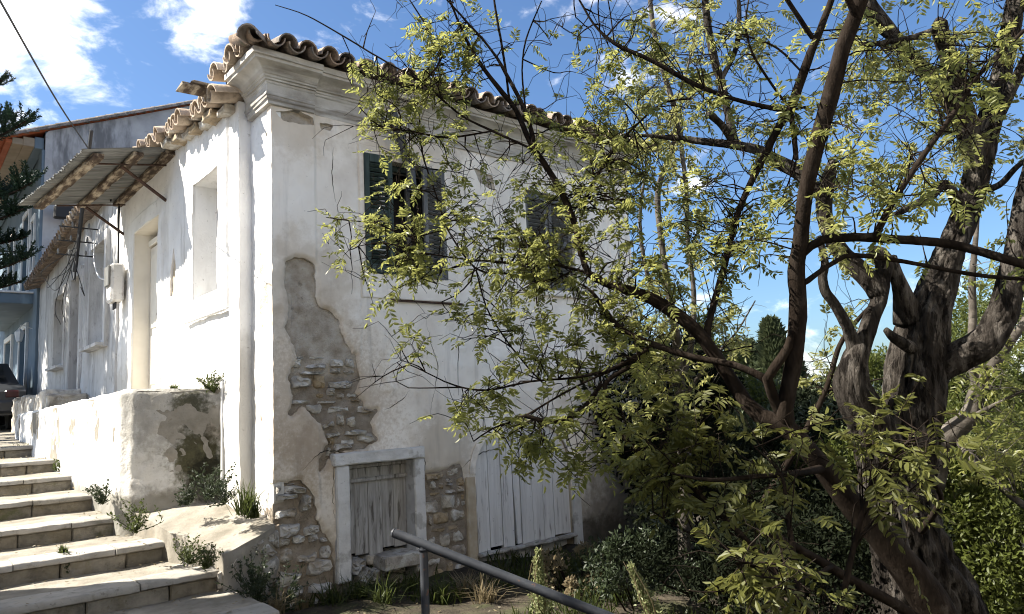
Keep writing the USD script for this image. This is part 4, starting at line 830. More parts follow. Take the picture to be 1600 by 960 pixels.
for y in (2.95, 5.0):
    obj('tie_rod', move(tube([(-.95, y, 4.93), (WX + .02, y, 5.06)], .011, 6, .3), -AO), m_rust, aw)
    obj('bracket', move(tube([(-.60, y, 4.955), (WX + .01, y + .02, 4.62)], .020, 6, .3), -AO), m_rust, aw)

# electricity: meter box, conduit, mast with its wires
mb = thing('meter_box', 'grey electricity meter box with cables on the wall beside the alley door', 'meter box', (-.2, 4.95, 3.9))
obj('case', bevel_box((-.11, -.15, -.27), (.06, .17, .27), .03), m_frame, mb); obj('cover', bevel_box((-.14, -.12, -.05), (-.112, .14, .24), .015), m_corr, mb)
for k in range(3): obj('cable_end', tube([(-.03, -.07 + .07 * k, -.26), (-.03, -.07 + .07 * k, -.36)], .012, 6, .05), m_black, mb)
cd = thing('conduit', 'black conduit running from the awning down to the meter box', 'cable', (-.18, 5.02, 4.2)); obj('pipe', tube([(0, 0, 0), (.0, .01, .55), (.0, .02, .93)], .013, 8, .1), m_black, cd)
obj('hook', tube([(0, .02, .90), (-.04, .03, .99), (-.09, .05, .97), (-.10, .05, .90)], .012, 6, .03), m_black, cd)
hs = obj('loose_white_hose', tube([(-.17, 6.2, 5.2), (-.22, 6.35, 4.9), (-.25, 6.3, 4.5), (-.25, 5.9, 4.15), (-.22, 5.45, 4.05), (-.19, 5.12, 4.1)], .010, 6, .06), m_wpipe)
tag(hs, 'white cable hanging in a loop left of the meter box', 'cable')
ma = thing('electric_mast', 'dark iron mast with a lean and a tangle of wires beyond the awning', 'mast', (-.45, 6.6, 4.3)); ml, mh = onX(117, 425, -.45), onX(143, 204, -.45)
MO = np.array([-.45, 6.6, 4.3]); obj('pole', tube([ml - MO, mh - MO], [.03, .026], 8, .5), m_black, ma)
for k, t in enumerate((.12, .22, .32)):
    p = ml + (mh - ml) * t; obj('cross_arm', tube([p - MO + (-.28, 0, 0), p - MO + (.24, .0, 0)], .011, 6, .2), m_black, ma)
    for s in (-.25, -.1, .12): obj('insulator', tube([p - MO + (s, 0, .0), p - MO + (s, 0, .05), p - MO + (s, 0, .085)], [.010, .017, .010], 8, .02), m_corr, ma)
for k in range(9):
    p = ml + (mh - ml) * U(.02, .4); e = onX(U(60, 130), U(380, 520), -.3 + U(-.2, .1)); mid = (p + e) / 2 + np.array([U(-.2, .1), U(-.2, .2), U(-.45, -.1)])
    obj('tangled_wire', tube([p - MO, mid - MO, e - MO], .006, 5, .1), m_black, ma)
for k in range(4):
    p = ml + (mh - ml) * U(.0, .3); obj('wire_loop', tube([p - MO + np.array([.03 * math.cos(t), .16 * math.cos(t), .15 * math.sin(t) - .1]) for t in np.linspace(0, 6.2, 14)], .005, 5, .05), m_black, ma)
wa, wb = D(-12, -20, 4.6), D(138, 232, 9.6)
tag(obj('overhead_wire', tube([wa, (wa + wb) / 2 + (0, 0, -.05), wb], .008, 5, .3), m_black), 'black overhead wire slanting across the clouds to the mast', 'wire')
fl = thing('flood_lamp', 'small dark square lamp on an arm against the grey gable', 'lamp', (.35, 12.3, 7)); fo = np.array([.35, 12.3, 7.]); pf_ = onY(100, 333, 12.35)
obj('housing', move(bevel_box((-.2, -.12, -.15), (.2, .06, .15), .03), pf_ - fo), m_black, fl); obj('arm', tube([pf_ - fo + (.1, 0, 0), pf_ - fo + (.5, .1, -.35)], .025, 6, .3), m_black, fl)
dp = thing('dark_drainpipe', 'dark metal rainwater pipe beside the green shuttered window', 'drainpipe', (1.3, -.05, 4.4)); dpo = np.array([1.3, -.05, 4.4])
pa, pb = onY(612, 175, -.22), onY(640, 262, -.06)
obj('pipe', tube([pa - dpo, (pa + pb) / 2 - dpo, pb - dpo, pb - dpo + (.02, .0, -.25)], .05, 12, .05), m_pipe, dp, smooth=40); obj('collar', tube([pb - dpo + (0, 0, .03), pb - dpo + (0, 0, -.03)], .058, 12, .02), m_pipe, dp)

# a car parked at the top of the alley
car = thing('parked_car', 'dark car parked in the shade at the top of the alley', 'car', (-1.30, 13.5, 1.94))
side = Polygon([(-2., .28), (-1.98, .75), (-1.7, .86), (-1.05, .95), (-.45, 1.42), (.9, 1.45), (1.65, .98), (2.02, .9), (2.05, .3)])
wells = [affinity.scale(shapely.Point(x, .3).buffer(.37), 1, 1) for x in (-1.25, 1.28)]
bodyp = side.difference(shapely.unary_union(wells)); m_car = plain('car_paint', (.03, .032, .036), .3); m_tyre = plain('tyre', (.015, .015, .015), .8)
cfn = lambda a, b, d: (d * (1 - .22 * np.clip((b - .9) / .55, 0, 1)), a, b)
obj('body', prism(bodyp, cfn, -.85, .85), m_car, car, smooth=30)
obj('rear_window', (np.array([(-.62, -.98, 1.0), (.62, -.98, 1.0), (.55, -.5, 1.385), (-.55, -.5, 1.385)]) + (0, -.02, .012), np.array([(0, 1, 2, 3)])), m_glass, car)
for s in (-1, 1):
    obj('side_window', prism(Polygon([(-.4, 1.0), (.35, 1.0), (.35, 1.38), (-.2, 1.38)]), lambda a, b, d, s=s: (s * (.855 * (1 - .22 * np.clip((b - .9) / .55, 0, 1)) + d), a, b), 0, .006), m_dark, car)
    obj('tail_lamp', bevel_box((s * .62 - .13, -2.0, .62), (s * .62 + .13, -1.93, .78), .03), plain(f'tail_red_{s+1}', (.05, .012, .012), .3), car)
    for x in (-1.25, 1.28):
        w_ = obj('wheel', tube([(s * .62, x, .31), (s * .80, x, .31)], .31, 20, .3), m_tyre, car, smooth=40); obj('rim', tube([(s * .79, x, .31), (s * .82, x, .31)], .19, 16, .1), m_corr, w_)
obj('bumper', bevel_box((-.84, -2.1, .32), (.84, -1.95, .58), .05), m_car, car); obj('number_plate', bevel_box((-.25, -2.115, .42), (.25, -2.102, .53), .004), m_wpipe, car)

# the house on the other side of the alley: outside the picture, but it shades the lower steps
nb = thing('neighbour_house', 'plain white house across the alley from the steps', 'house', (-5.6, -3, .4))
obj('wall', bevel_box((-1.9, -6.2, -.3), (1.72, 5.1, 4.5), .03), m_left, nb)
obj('roof', (np.array([(-2.2, -6.5, 4.48), (1.9, -6.5, 4.48), (1.9, 5.25, 4.48), (-2.2, 5.25, 4.48), (-.1, -4.5, 5.1), (-.1, 3.4, 5.1)]), np.array([(0, 1, 4), (1, 2, 5), (1, 5, 4), (2, 3, 5), (3, 0, 4), (3, 4, 5), (0, 2, 1), (0, 3, 2)])), TILES[0], nb)

# the sunny white house across the open square behind the camera: its light fills the shaded front
fh = thing('facing_house', 'cream house across the square behind the camera', 'house', (-3, -11.2, 0))
obj('wall', bevel_box((-13, -4, -.5), (9, 0, 8.6), .03), m_cream, fh)
for k in range(6):
    for z in (1.2, 4.4): obj('window', bevel_box((-11.5 + 3.6 * k, -.1, z), (-10.4 + 3.6 * k, .03, z + 1.7), .02), m_oldshut, fh)
obj('roof', (np.array([(-13.4, -4.4, 8.55), (9.4, -4.4, 8.55), (9.4, .4, 8.55), (-13.4, .4, 8.55), (-10, -2, 9.7), (6, -2, 9.7)]), np.array([(0, 1, 5), (0, 5, 4), (1, 2, 5), (2, 3, 4), (2, 4, 5), (3, 0, 4), (0, 2, 1), (0, 3, 2)])), TILES[0], fh)
obj('square', cat_([grid_ground(-16, 1.2, -11.3, -8.9, 40, lambda x, y: .49 + (meshkit.fbm(np.stack([x * 3, y * 3, x * 0], -1), 3, 8) - .5) * .03)]), m_conc, smooth=True, kind='structure', label='sunlit paved square behind the camera')
# handrail
hr = thing('handrail', 'dark grey tubular metal handrail sloping down to the right', 'handrail', (-.55, -3.05, .45)); ho = np.array([-.55, -3.05, .45])
ra, rb = D(616, 833, 3.5), D(945, 962, 3.26); rd = (rb - ra) / np.linalg.norm(rb - ra); rend = ra + rd * 2.6
obj('rail', tube([ra - ho, (ra + rend) / 2 - ho, rend - ho], .0225, 20, .3), m_rail, hr, smooth=50)
obj('end_cap', tube([ra - rd * .003 - ho, ra - rd * .012 - ho], [.0228, .016], 20, .01), m_rail, hr)
for t in (.155, 2.1):
    p = ra + rd * t; obj('post', tube([p - ho + (0, 0, -.01), (p - ho) * (1, 1, 0) + (0, 0, -.35 - .5 * (t > 1))], .020, 16, .3), m_rail, hr, smooth=50)
    obj('weld', tube([p - ho + (0, 0, -.022), p - ho + (0, 0, -.034)], [.025, .0205], 16, .01), m_rail, hr, smooth=50)
# VEGETATION
def leaflets(B, A, S, l, w, fold=.18):
    """Many leaflets at once: bases B, axes A, sides S (N x 3), lengths l, widths w. Six points each, slightly folded along the midrib."""
    N = np.cross(A, S); l, w = l[:, None], w[:, None]; c = .06 + .22 * np.modf(np.abs(B[:, :1]) * 937.1)[0] ** 2
    P = [B, B + A * l * .28 + S * w * .46 + N * w * fold, B + A * l * .68 + S * w * .44 + N * (w * fold - l * c * .3), B + A * l - N * l * c, B + A * l * .68 - S * w * .44 + N * (w * fold - l * c * .3), B + A * l * .28 - S * w * .46 + N * w * fold]
    V = np.stack(P, 1).reshape(-1, 3); k = np.arange(len(B))[:, None, None] * 6
    F = (np.array([(0, 5, 4), (0, 4, 3), (0, 3, 2), (0, 2, 1)])[None] + k).reshape(-1, 3)
    return V, F


def unit(v): return v / (np.linalg.norm(v, axis=-1, keepdims=True) + 1e-12)


def pinnate(base, dirs, L, rng, pairs=6, leaf=.045, droop=.35, wr=.36):
    """Compound leaves: base and dirs (N x 3), length L (N). Returns leaflets and thin stalks as meshes."""
    N = len(base); up = np.array([0, 0, 1.]); d = unit(dirs); s = unit(np.cross(d, up + rng.normal(0, .35, (N, 3)))); Bs, As, Ss, ls = [], [], [], []
    for k in range(pairs + 1):
        t = .25 + .75 * k / pairs; p = base + d * (L * t)[:, None] - up * (L * droop * t * t)[:, None]; dd = unit(d - up * (2 * droop * t))
        if k == pairs: Bs.append(p); As.append(unit(dd + rng.normal(0, .12, (N, 3)))); Ss.append(unit(s + rng.normal(0, .3, (N, 3)))); ls.append(leaf * rng.uniform(.85, 1.15, N))
        else:
            for sg in (-1, 1):
                a = unit(dd * .45 + s * sg * .9 - up * .12 + rng.normal(0, .16, (N, 3))); Bs.append(p + rng.normal(0, .002, (N, 3))); As.append(a); Ss.append(unit(np.cross(np.cross(a, dd), a) * sg + rng.normal(0, .28, (N, 3)))); ls.append(leaf * (.72 + .35 * math.sin(math.pi * (t * .8 + .1))) * rng.uniform(.8, 1.15, N))
    B, A, S, l = map(np.concatenate, (Bs, As, Ss, ls)); S = unit(S - A * (S * A).sum(-1, keepdims=True))
    lf_ = leaflets(B, A, S, l, l * wr * rng.uniform(.85, 1.15, len(l)))
    w = .0013; e = base + d * L[:, None] - up * (L * droop)[:, None]; m = base + d * (L * .5)[:, None] - up * (L * droop * .25)[:, None]
    V = np.stack([base - s * w, base + s * w, m - s * w, m + s * w, e], 1).reshape(-1, 3); F = (np.array([(0, 1, 3), (0, 3, 2), (2, 3, 4)])[None] + np.arange(N)[:, None, None] * 5).reshape(-1, 3)
    return lf_, (V, F)


THIN = .62
class TreeKit:
    """Traced limbs of a tree, with twigs and leaves grown on them."""
    def __init__(self, origin, seed): self.o = np.asarray(origin, float); self.rng = np.random.default_rng(seed); self.nodes = []; self.tw = []; self.stalks = []; self.leaf = []; self.dm = lambda d: d; self.single = []
    def limb(self, pts, parent, m, name='limb', sides=9, rough=.0, ridged=0., step=.05):
        """pts: (pixel x, pixel y, depth, diameter in photo pixels)."""
        P = np.array([D(x, y, self.dm(t)) for x, y, t, _ in pts]); R = np.array([w * self.dm(t) / FPX / 2 * (.86 if w < 40 and not ridged else 1.) * (.75 if w < 7 else 1.) for _, _, t, w in pts])
        S = spline(np.hstack([P, R[:, None]]), step); v, f = sweep(S[:, :3], np.maximum(S[:, 3], .0016), sides)
        if ridged:
            n = len(S); ang = np.tile(np.arange(sides) * 2 * np.pi / sides, n); L = np.repeat(np.arange(n) * step, sides); c = np.repeat(S[:, :3], sides, 0); out = v[:n * sides] - c; rr = np.linalg.norm(out, axis=1, keepdims=True)
            tw_ = ang + L * .5; q_ = np.stack([np.cos(tw_) * 3.2, np.sin(tw_) * 3.2, L * 1.3], -1)
            rid = np.abs(meshkit.fbm(q_ * 1.7, 4, 5) - .5) * 2 + .9 * np.abs(meshkit.fbm(np.stack([np.cos(tw_) * 7, np.sin(tw_) * 7, L * 2.4], -1), 3, 8) - .5) * 2; rid = np.clip(rid, 0, .9); lump = meshkit.fbm(np.stack([np.cos(ang) * 1.2, np.sin(ang) * 1.2, L * 2.2], -1), 3, 9) - .5; fine = np.abs(meshkit.fbm(v[:n * sides] * np.array([26, 26, 9]), 3, 6) - .5)
            v[:n * sides] = c + out * (1 + ridged * (lump * 1.7 + .55 - 1.25 * np.exp(-rid * 4.) - fine * .5 - .2)[:, None])
        elif rough: v = v + (np.stack([meshkit.fbm(v * 18, 3, 70 + k) for k in range(3)], -1) - .5) * 2 * rough
        self.nodes.append(S[:, :3]); obj(name, (v - self.o, f), m, parent, smooth=True)
    def twig(self, a, b, r0=.006, r1=.0018, bend=.075):
        rng = self.rng; L = np.linalg.norm(b - a); mid = [a + (b - a) * t + rng.normal(0, bend * L * .5, 3) * math.sin(math.pi * t) + np.array([0, 0, bend * L * math.sin(math.pi * t) * .5]) for t in (.33, .66)]
        S = spline(np.array([a, *mid, b]), max(.05, L / 9)); self.tw.append(sweep(S, np.linspace(r0, r1, len(S)), 4, False)); return S
    def leaves_on(self, S, n, leaf, pairs, spread=1., tip=.35, keep=None):
        rng = self.rng; t = (tip + (1 - tip) * rng.random(n)) * (len(S) - 1); i = np.clip(t.astype(int), 0, len(S) - 2); fr_ = (t - i)[:, None]; base = S[i] * (1 - fr_) + S[i + 1] * fr_; tan = unit(S[i + 1] - S[i])
        d = unit(tan * .5 + rng.normal(0, .75 * spread, (n, 3)) + np.array([0, 0, .1])); L = leaf * pairs * .52 * rng.uniform(.75, 1.2, n)
        if keep is not None:
            for i_ in range(n):
                a_, b_ = pinnate(base[i_:i_ + 1], d[i_:i_ + 1], L[i_:i_ + 1], rng, pairs, leaf, rng.uniform(.1, .5)); keep.append(a_); self.stalks.append(b_)
            return
        lf_, st = pinnate(base, d, L, rng, pairs, leaf, rng.uniform(.1, .5))
        (self.leaf if keep is None else keep).append(lf_); self.stalks.append(st)
    def cloud(self, cx, cy, rx, ry, depth, dspread, n, leaf=.042, pairs=6, per=2.4, reach=1.3, tlen=.45, keep=None):
        """n twigs whose tips lie in the ellipse; each grows from the nearest limb."""
        rng = self.rng; allp = np.vstack(self.nodes)
        for _ in range(max(2, int(n * THIN))):
            a, r = rng.uniform(0, 2 * math.pi), math.sqrt(rng.random()); tip = D(cx + rx * r * math.cos(a), cy + ry * r * math.sin(a), self.dm(depth + rng.uniform(-dspread, dspread)))
            if tip[0] > -.1 and tip[1] > -.12: tip[1] = -.12 - .3 * rng.random()
            dd = np.linalg.norm(allp - tip, axis=1); k = np.argsort(dd)[:12]; root = allp[k[rng.integers(len(k))]]; L = np.linalg.norm(tip - root)
            if L > tlen * 1.8:                                         # a longer twig that already exists is a nearer root next time
                S = self.twig(root, tip, .0042 + .0035 * min(1., L), .0016); allp = np.vstack([allp, S[len(S) // 3:]])
            else: S = self.twig(root, tip, .004, .0014, .11)
            m_ = max(1, int(round(rng.normal(per, 1)))); self.leaves_on(S, m_, leaf, pairs, keep=keep, tip=max(.3, 1 - .4 / max(L, .3)))
            for _ in range(rng.integers(1, 3)):                         # side shoots
                i = rng.integers(len(S) // 2, len(S)); e = S[i] + unit(rng.normal(0, 1, 3) + np.array([0, 0, .5])) * rng.uniform(.12, .3); s2 = self.twig(S[i], e, .0026, .001, .2)
                if rng.random() < .4: self.leaves_on(s2, max(1, m_ // 2), leaf * .95, pairs, keep=keep)
    def bare(self, x0, y0, x1, y1, depth, n, size=.5):
        rng = self.rng; allp = np.vstack(self.nodes)
        for _ in range(n):
            tip = D(rng.uniform(x0, x1), rng.uniform(y0, y1), self.dm(depth + rng.uniform(-.4, .5))); k = np.argsort(np.linalg.norm(allp - tip, axis=1))[:8]; S = self.twig(allp[k[rng.integers(8)]], tip, .005, .0013, .15)
            for _ in range(3):
                i = rng.integers(2, len(S)); self.twig(S[i], S[i] + unit(rng.normal(0, 1, 3) + np.array([0, 0, .4])) * rng.uniform(.1, .35), .0024, .001, .2)
    def finish(self, root, mleaf, mtwig):
        o = self.o
        if self.tw: obj('twigs', move(cat_(self.tw), -o), mtwig, root, smooth=True, kind='stuff')
        if self.stalks: obj('leaf_stalks', move(cat_(self.stalks), -o), mleaf, root, kind='stuff')
        for lf_ in self.single: obj('leaf', move(lf_, -o), mleaf, root)   # the nearest compound leaves are parts of their own
        if self.leaf: obj('foliage', move(cat_(self.leaf), -o), mleaf, root, kind='stuff')


# ---------------------------------------------------------------- the young tree in front (dark smooth stems)
t1o = D(1462, 975, 3.6)
t1 = thing('young_locust_tree', 'young tree with slender dark stems and yellow green leaflets before the house', 'tree', t1o, None); K1 = TreeKit(t1o, 101); K1.dm = lambda d: d if d < 3.7 else 3.7 + (d - 3.7) * .55
tr = lambda *p: list(p)
K1.limb([(1480, 1080, 3.55, 74), (1462, 960, 3.6, 62), (1390, 855, 3.6, 46), (1330, 787, 3.6, 40), (1285, 731, 3.6, 37), (1255, 695, 3.6, 36), (1225, 666, 3.62, 36), (1187, 649, 3.66, 30), (1165, 628, 3.7, 27), (1142, 592, 3.75, 25), (1112, 548, 3.8, 25), (1088, 516, 3.85, 24), (1049, 486, 3.95, 24), (1008, 462, 4.05, 21), (962, 448, 4.15, 16), (921, 428, 4.25, 12), (905, 385, 4.35, 10)], t1, m_bark, 'trunk', 14, .004)
K1.limb([(1228, 668, 3.62, 34), (1226, 640, 3.6, 30), (1240, 565, 3.55, 30), (1247, 480, 3.5, 31), (1244, 424, 3.48, 30), (1251, 375, 3.45, 27), (1259, 300, 3.4, 27), (1280, 212, 3.35, 29), (1298, 150, 3.3, 30), (1317, 75, 3.25, 28), (1342, 10, 3.2, 26), (1362, -60, 3.15, 24), (1380, -160, 3.1, 20)], t1, m_bark, 'limb', 14, .004)
L1 = [
 [(1244, 500, 3.5, 16), (1233, 540, 3.52, 17), (1212, 572, 3.55, 18), (1199, 592, 3.57, 19), (1206, 615, 3.6, 20), (1222, 650, 3.62, 22)],
 [(1206, 606, 3.6, 17), (1192, 590, 3.6, 15), (1145, 570, 3.65, 13), (1100, 562, 3.7, 12), (1060, 552, 3.78, 12), (1025, 540, 3.86, 12), (992, 527, 3.95, 12), (961, 506, 4.05, 11), (935, 470, 4.15, 9), (917, 450, 4.25, 6), (880, 430, 4.4, 4)],
 [(1252, 400, 3.46, 14), (1266, 385, 3.44, 16), (1285, 375, 3.42, 17), (1337, 371, 3.4, 17), (1412, 375, 3.35, 17), (1487, 382, 3.3, 17), (1560, 402, 3.2, 17), (1640, 425, 3.15, 15)],
 [(1250, 445, 3.48, 12), (1262, 439, 3.46, 11), (1290, 418, 3.44, 9), (1319, 401, 3.42, 9), (1360, 401, 3.4, 9), (1450, 416, 3.36, 8), (1525, 430, 3.3, 8), (1620, 438, 3.2, 7)],
 [(1366, 374, 3.38, 13), (1373, 358, 3.4, 13), (1400, 307, 3.42, 12), (1425, 270, 3.44, 11), (1445, 240, 3.45, 10), (1466, 211, 3.46, 9), (1500, 162, 3.5, 9), (1530, 117, 3.52, 8), (1600, 48, 3.55, 7)],
 [(1450, 985, 3.55, 26), (1405, 948, 3.45, 21), (1345, 915, 3.35, 19), (1281, 877, 3.25, 17), (1225, 845, 3.15, 14), (1190, 832, 3.1, 7)],
 [(1105, 535, 3.82, 14), (1106, 512, 3.85, 13), (1118, 465, 3.9, 12), (1131, 420, 3.95, 12), (1145, 362, 4.0, 11), (1160, 315, 4.0, 11), (1185, 262, 4.0, 12), (1198, 236, 4.0, 13), (1218, 196, 3.98, 14), (1236, 170, 3.95, 17), (1246, 140, 3.93, 17), (1257, 110, 3.9, 16), (1268, 80, 3.88, 15), (1288, 30, 3.86, 12), (1310, -30, 3.85, 10)],
 [(1238, 176, 3.95, 9), (1200, 168, 3.95, 9), (1147, 155, 3.95, 8), (1085, 132, 3.98, 9), (1022, 97, 4.0, 8), (960, 68, 4.05, 7), (928, 38, 4.1, 6), (905, 0, 4.15, 5), (880, -40, 4.2, 4)],
 [(1244, 250, 3.9, 9), (1241, 215, 3.92, 10), (1236, 176, 3.95, 10)],
 [(1252, 112, 3.9, 5), (1215, 76, 3.92, 5), (1170, 58, 3.95, 4), (1115, 52, 4.0, 3)],
 [(1236, 172, 3.95, 6), (1208, 135, 3.95, 6), (1176, 85, 3.95, 6), (1165, 40, 3.96, 5), (1170, 0, 3.97, 4)],
 [(909, 400, 4.3, 13), (898, 350, 4.38, 12), (877, 300, 4.45, 12), (850, 255, 4.5, 11), (828, 222, 4.55, 10), (806, 172, 4.6, 9), (785, 145, 4.62, 9), (747, 95, 4.65, 7), (722, 48, 4.68, 6), (705, 5, 4.7, 5), (690, -40, 4.72, 4)],
 [(838, 238, 4.5, 9), (822, 178, 4.52, 8), (792, 118, 4.55, 7), (766, 76, 4.58, 6), (720, 24, 4.6, 5), (680, -20, 4.6, 4)],
 [(808, 175, 4.58, 7), (797, 160, 4.6, 6), (790, 110, 4.6, 6), (784, 72, 4.6, 6), (772, 0, 4.6, 5), (765, -50, 4.6, 4)],
 [(822, 182, 4.52, 5), (816, 110, 4.5, 4), (822, 62, 4.5, 4), (846, 2, 4.5, 3)],
 [(905, 325, 4.35, 7), (955, 240, 4.3, 6), (1000, 190, 4.3, 5), (1040, 160, 4.3, 5), (1080, 155, 4.3, 4)],
 [(921, 428, 4.25, 7), (870, 415, 4.4, 6), (800, 412, 4.6, 6), (742, 408, 4.75, 5), (690, 425, 4.9, 4), (645, 440, 5.0, 3)],
 [(905, 420, 4.3, 6), (850, 440, 4.4, 5), (790, 428, 4.55, 5), (744, 420, 4.7, 5), (700, 360, 4.85, 4), (680, 300, 4.95, 4), (660, 240, 5.0, 4), (655, 180, 5.05, 3)],
 [(742, 418, 4.72, 4), (735, 440, 4.72, 4), (712, 462, 4.75, 3), (690, 472, 4.78, 3)],
 [(744, 422, 4.7, 4), (760, 480, 4.68, 4), (790, 530, 4.6, 4), (830, 580, 4.5, 4), (850, 600, 4.45, 4)],
 [(1012, 545, 3.9, 9), (960, 575, 4.0, 7), (900, 590, 4.2, 6), (830, 596, 4.4, 5), (760, 610, 4.6, 5), (710, 602, 4.75, 4), (665, 582, 4.85, 3), (640, 570, 4.9, 3)],
 [(1000, 560, 3.92, 7), (930, 590, 4.1, 6), (880, 615, 4.2, 5), (820, 650, 4.3, 5), (770, 670, 4.4, 4), (740, 690, 4.45, 3)],
 [(990, 570, 3.95, 8), (945, 600, 3.98, 9), (955, 640, 3.9, 10), (975, 680, 3.8, 11), (1010, 720, 3.7, 9), (1050, 760, 3.6, 7)],
 [(940, 600, 4.0, 8), (910, 640, 4.0, 9), (870, 660, 4.05, 8), (820, 650, 4.1, 8)],
 [(690, 360, 4.9, 4), (640, 370, 4.95, 4), (590, 350, 5.0, 3), (545, 345, 5.05, 3), (510, 340, 5.1, 2)],
 [(742, 408, 4.75, 4), (660, 395, 4.85, 4), (600, 380, 4.95, 3), (560, 385, 5.0, 2)],
 [(838, 236, 4.5, 6), (770, 205, 4.6, 6), (720, 180, 4.7, 5), (660, 130, 4.8, 5), (600, 95, 4.85, 4), (545, 62, 4.9, 4), (480, 25, 4.95, 3), (430, 8, 5.0, 2)],
 [(770, 205, 4.6, 5), (700, 215, 4.75, 5), (640, 205, 4.85, 4), (590, 195, 4.95, 3), (560, 165, 5.0, 3)],
 [(660, 130, 4.8, 5), (690, 90, 4.78, 5), (665, 40, 4.78, 4), (640, 0, 4.8, 3)],
 [(1288, 732, 3.6, 16), (1240, 740, 3.3, 12), (1180, 745, 3.1, 9), (1110, 750, 2.95, 7), (1050, 740, 2.9, 5)],
 [(1300, 885, 3.2, 9), (1270, 900, 2.8, 7), (1230, 905, 2.5, 5), (1180, 900, 2.35, 4)],
 [(1440, 830, 3.5, 14), (1470, 780, 3.3, 11), (1440, 735, 3.1, 8), (1400, 715, 2.95, 6), (1370, 705, 2.9, 4)],
 [(1270, 60, 3.88, 9), (1230, 0, 3.8, 8), (1180, -80, 3.7, 6), (1120, -180, 3.6, 4)],
 [(1310, -20, 3.6, 12), (1420, -120, 3.4, 9), (1500, -260, 3.2, 6)],
 [(1340, 30, 3.2, 14), (1250, -150, 3.0, 10), (1120, -300, 2.9, 6)]]
for l in L1: K1.limb(l, t1, m_bark, 'limb', 8, .0025)
THIN = .68
E1 = [  # clusters of foliage: x, y, rx, ry, depth, spread, twigs, leaf
 (572, 165, 38, 40, 4.95, .15, 16, .044), (625, 150, 60, 35, 4.95, .2, 14, .042), (695, 75, 62, 52, 4.75, .25, 38, .043), (690, 140, 60, 45, 4.8, .2, 22, .042), (640, 215, 60, 40, 4.9, .2, 18, .04), (730, 230, 80, 50, 4.75, .3, 14, .042),
 (600, 300, 60, 50, 4.95, .2, 8, .042), (655, 330, 55, 70, 4.9, .25, 16, .045), (680, 420, 60, 45, 4.8, .3, 18, .046), (620, 440, 50, 40, 4.9, .2, 9, .05), (540, 350, 45, 30, 5.05, .15, 6, .044), (580, 400, 50, 40, 5.0, .2, 7, .044),
 (760, 310, 60, 60, 4.7, .3, 26, .040), (800, 370, 80, 60, 4.55, .3, 40, .040), (870, 350, 60, 60, 4.4, .3, 34, .042), (830, 440, 90, 50, 4.4, .35, 40, .040), (780, 500, 60, 45, 4.55, .25, 16, .046), (720, 520, 40, 25, 4.65, .15, 7, .042), (880, 500, 80, 45, 4.25, .35, 22, .045), (850, 560, 90, 45, 4.3, .3, 20, .044),
 (640, 560, 30, 35, 4.9, .1, 5, .05), (750, 640, 55, 45, 4.5, .15, 16, .055), (820, 700, 70, 40, 4.3, .2, 15, .052), (900, 660, 70, 60, 4.0, .3, 20, .05), (960, 560, 70, 60, 4.0, .3, 24, .045), (890, 740, 30, 30, 3.9, .15, 6, .055), (960, 700, 60, 50, 3.7, .3, 14, .05), (985, 420, 50, 60, 4.1, .3, 14, .046),
 (860, 120, 90, 80, 4.4, .4, 14, .042), (930, 190, 70, 60, 4.3, .3, 14, .044), (1000, 90, 70, 70, 4.2, .3, 16, .046), (960, 290, 60, 60, 4.25, .3, 20, .046), (1010, 330, 50, 50, 4.15, .3, 16, .048), (1060, 300, 60, 80, 4.0, .4, 14, .046), (1090, 420, 60, 60, 3.9, .4, 14, .044), (1050, 60, 60, 60, 4.1, .3, 10, .046),
 (1150, 120, 90, 90, 3.9, .4, 14, .046), (1180, 330, 60, 60, 3.9, .4, 12, .046), (1160, 400, 70, 50, 3.8, .4, 12, .046), (1250, 200, 60, 60, 3.8, .4, 8, .045), (1370, 330, 80, 50, 3.4, .3, 14, .046), (1450, 300, 60, 60, 3.4, .3, 10, .046), (1400, 160, 120, 100, 3.5, .5, 22, .044), (1520, 150, 80, 90, 3.5, .4, 14, .046), (920, 300, 70, 70, 4.3, .3, 24, .037), (940, 400, 60, 60, 4.2, .3, 22, .037), (900, 230, 70, 50, 4.4, .3, 16, .037), (1000, 500, 60, 50, 4.0, .3, 16, .038), (1120, 230, 80, 80, 4.0, .4, 14, .038), (1480, 40, 110, 60, 3.5, .4, 16, .045), (1330, 260, 60, 60, 3.5, .3, 10, .045), (1560, 330, 50, 80, 3.3, .3, 8, .046)]
for cx, cy, rx, ry, d_, sp, n_, lf_ in E1: K1.cloud(cx, cy, rx, ry, d_, sp, n_, lf_ * .83)
K1.bare(560, 0, 1000, 300, 4.5, 36); K1.bare(1000, 0, 1580, 330, 3.9, 40); K1.bare(520, 250, 900, 640, 4.7, 26); K1.bare(900, 300, 1250, 560, 4.0, 26)
for cx, cy, rx, ry, d_, n_ in ((1150, -160, 300, 120, 3.6, 26), (1450, -180, 220, 120, 3.3, 26), (820, -110, 220, 70, 4.4, 14)): K1.cloud(cx, cy, rx, ry, d_, .5, n_, .046)
K1.finish(t1, m_leaf, m_bark)

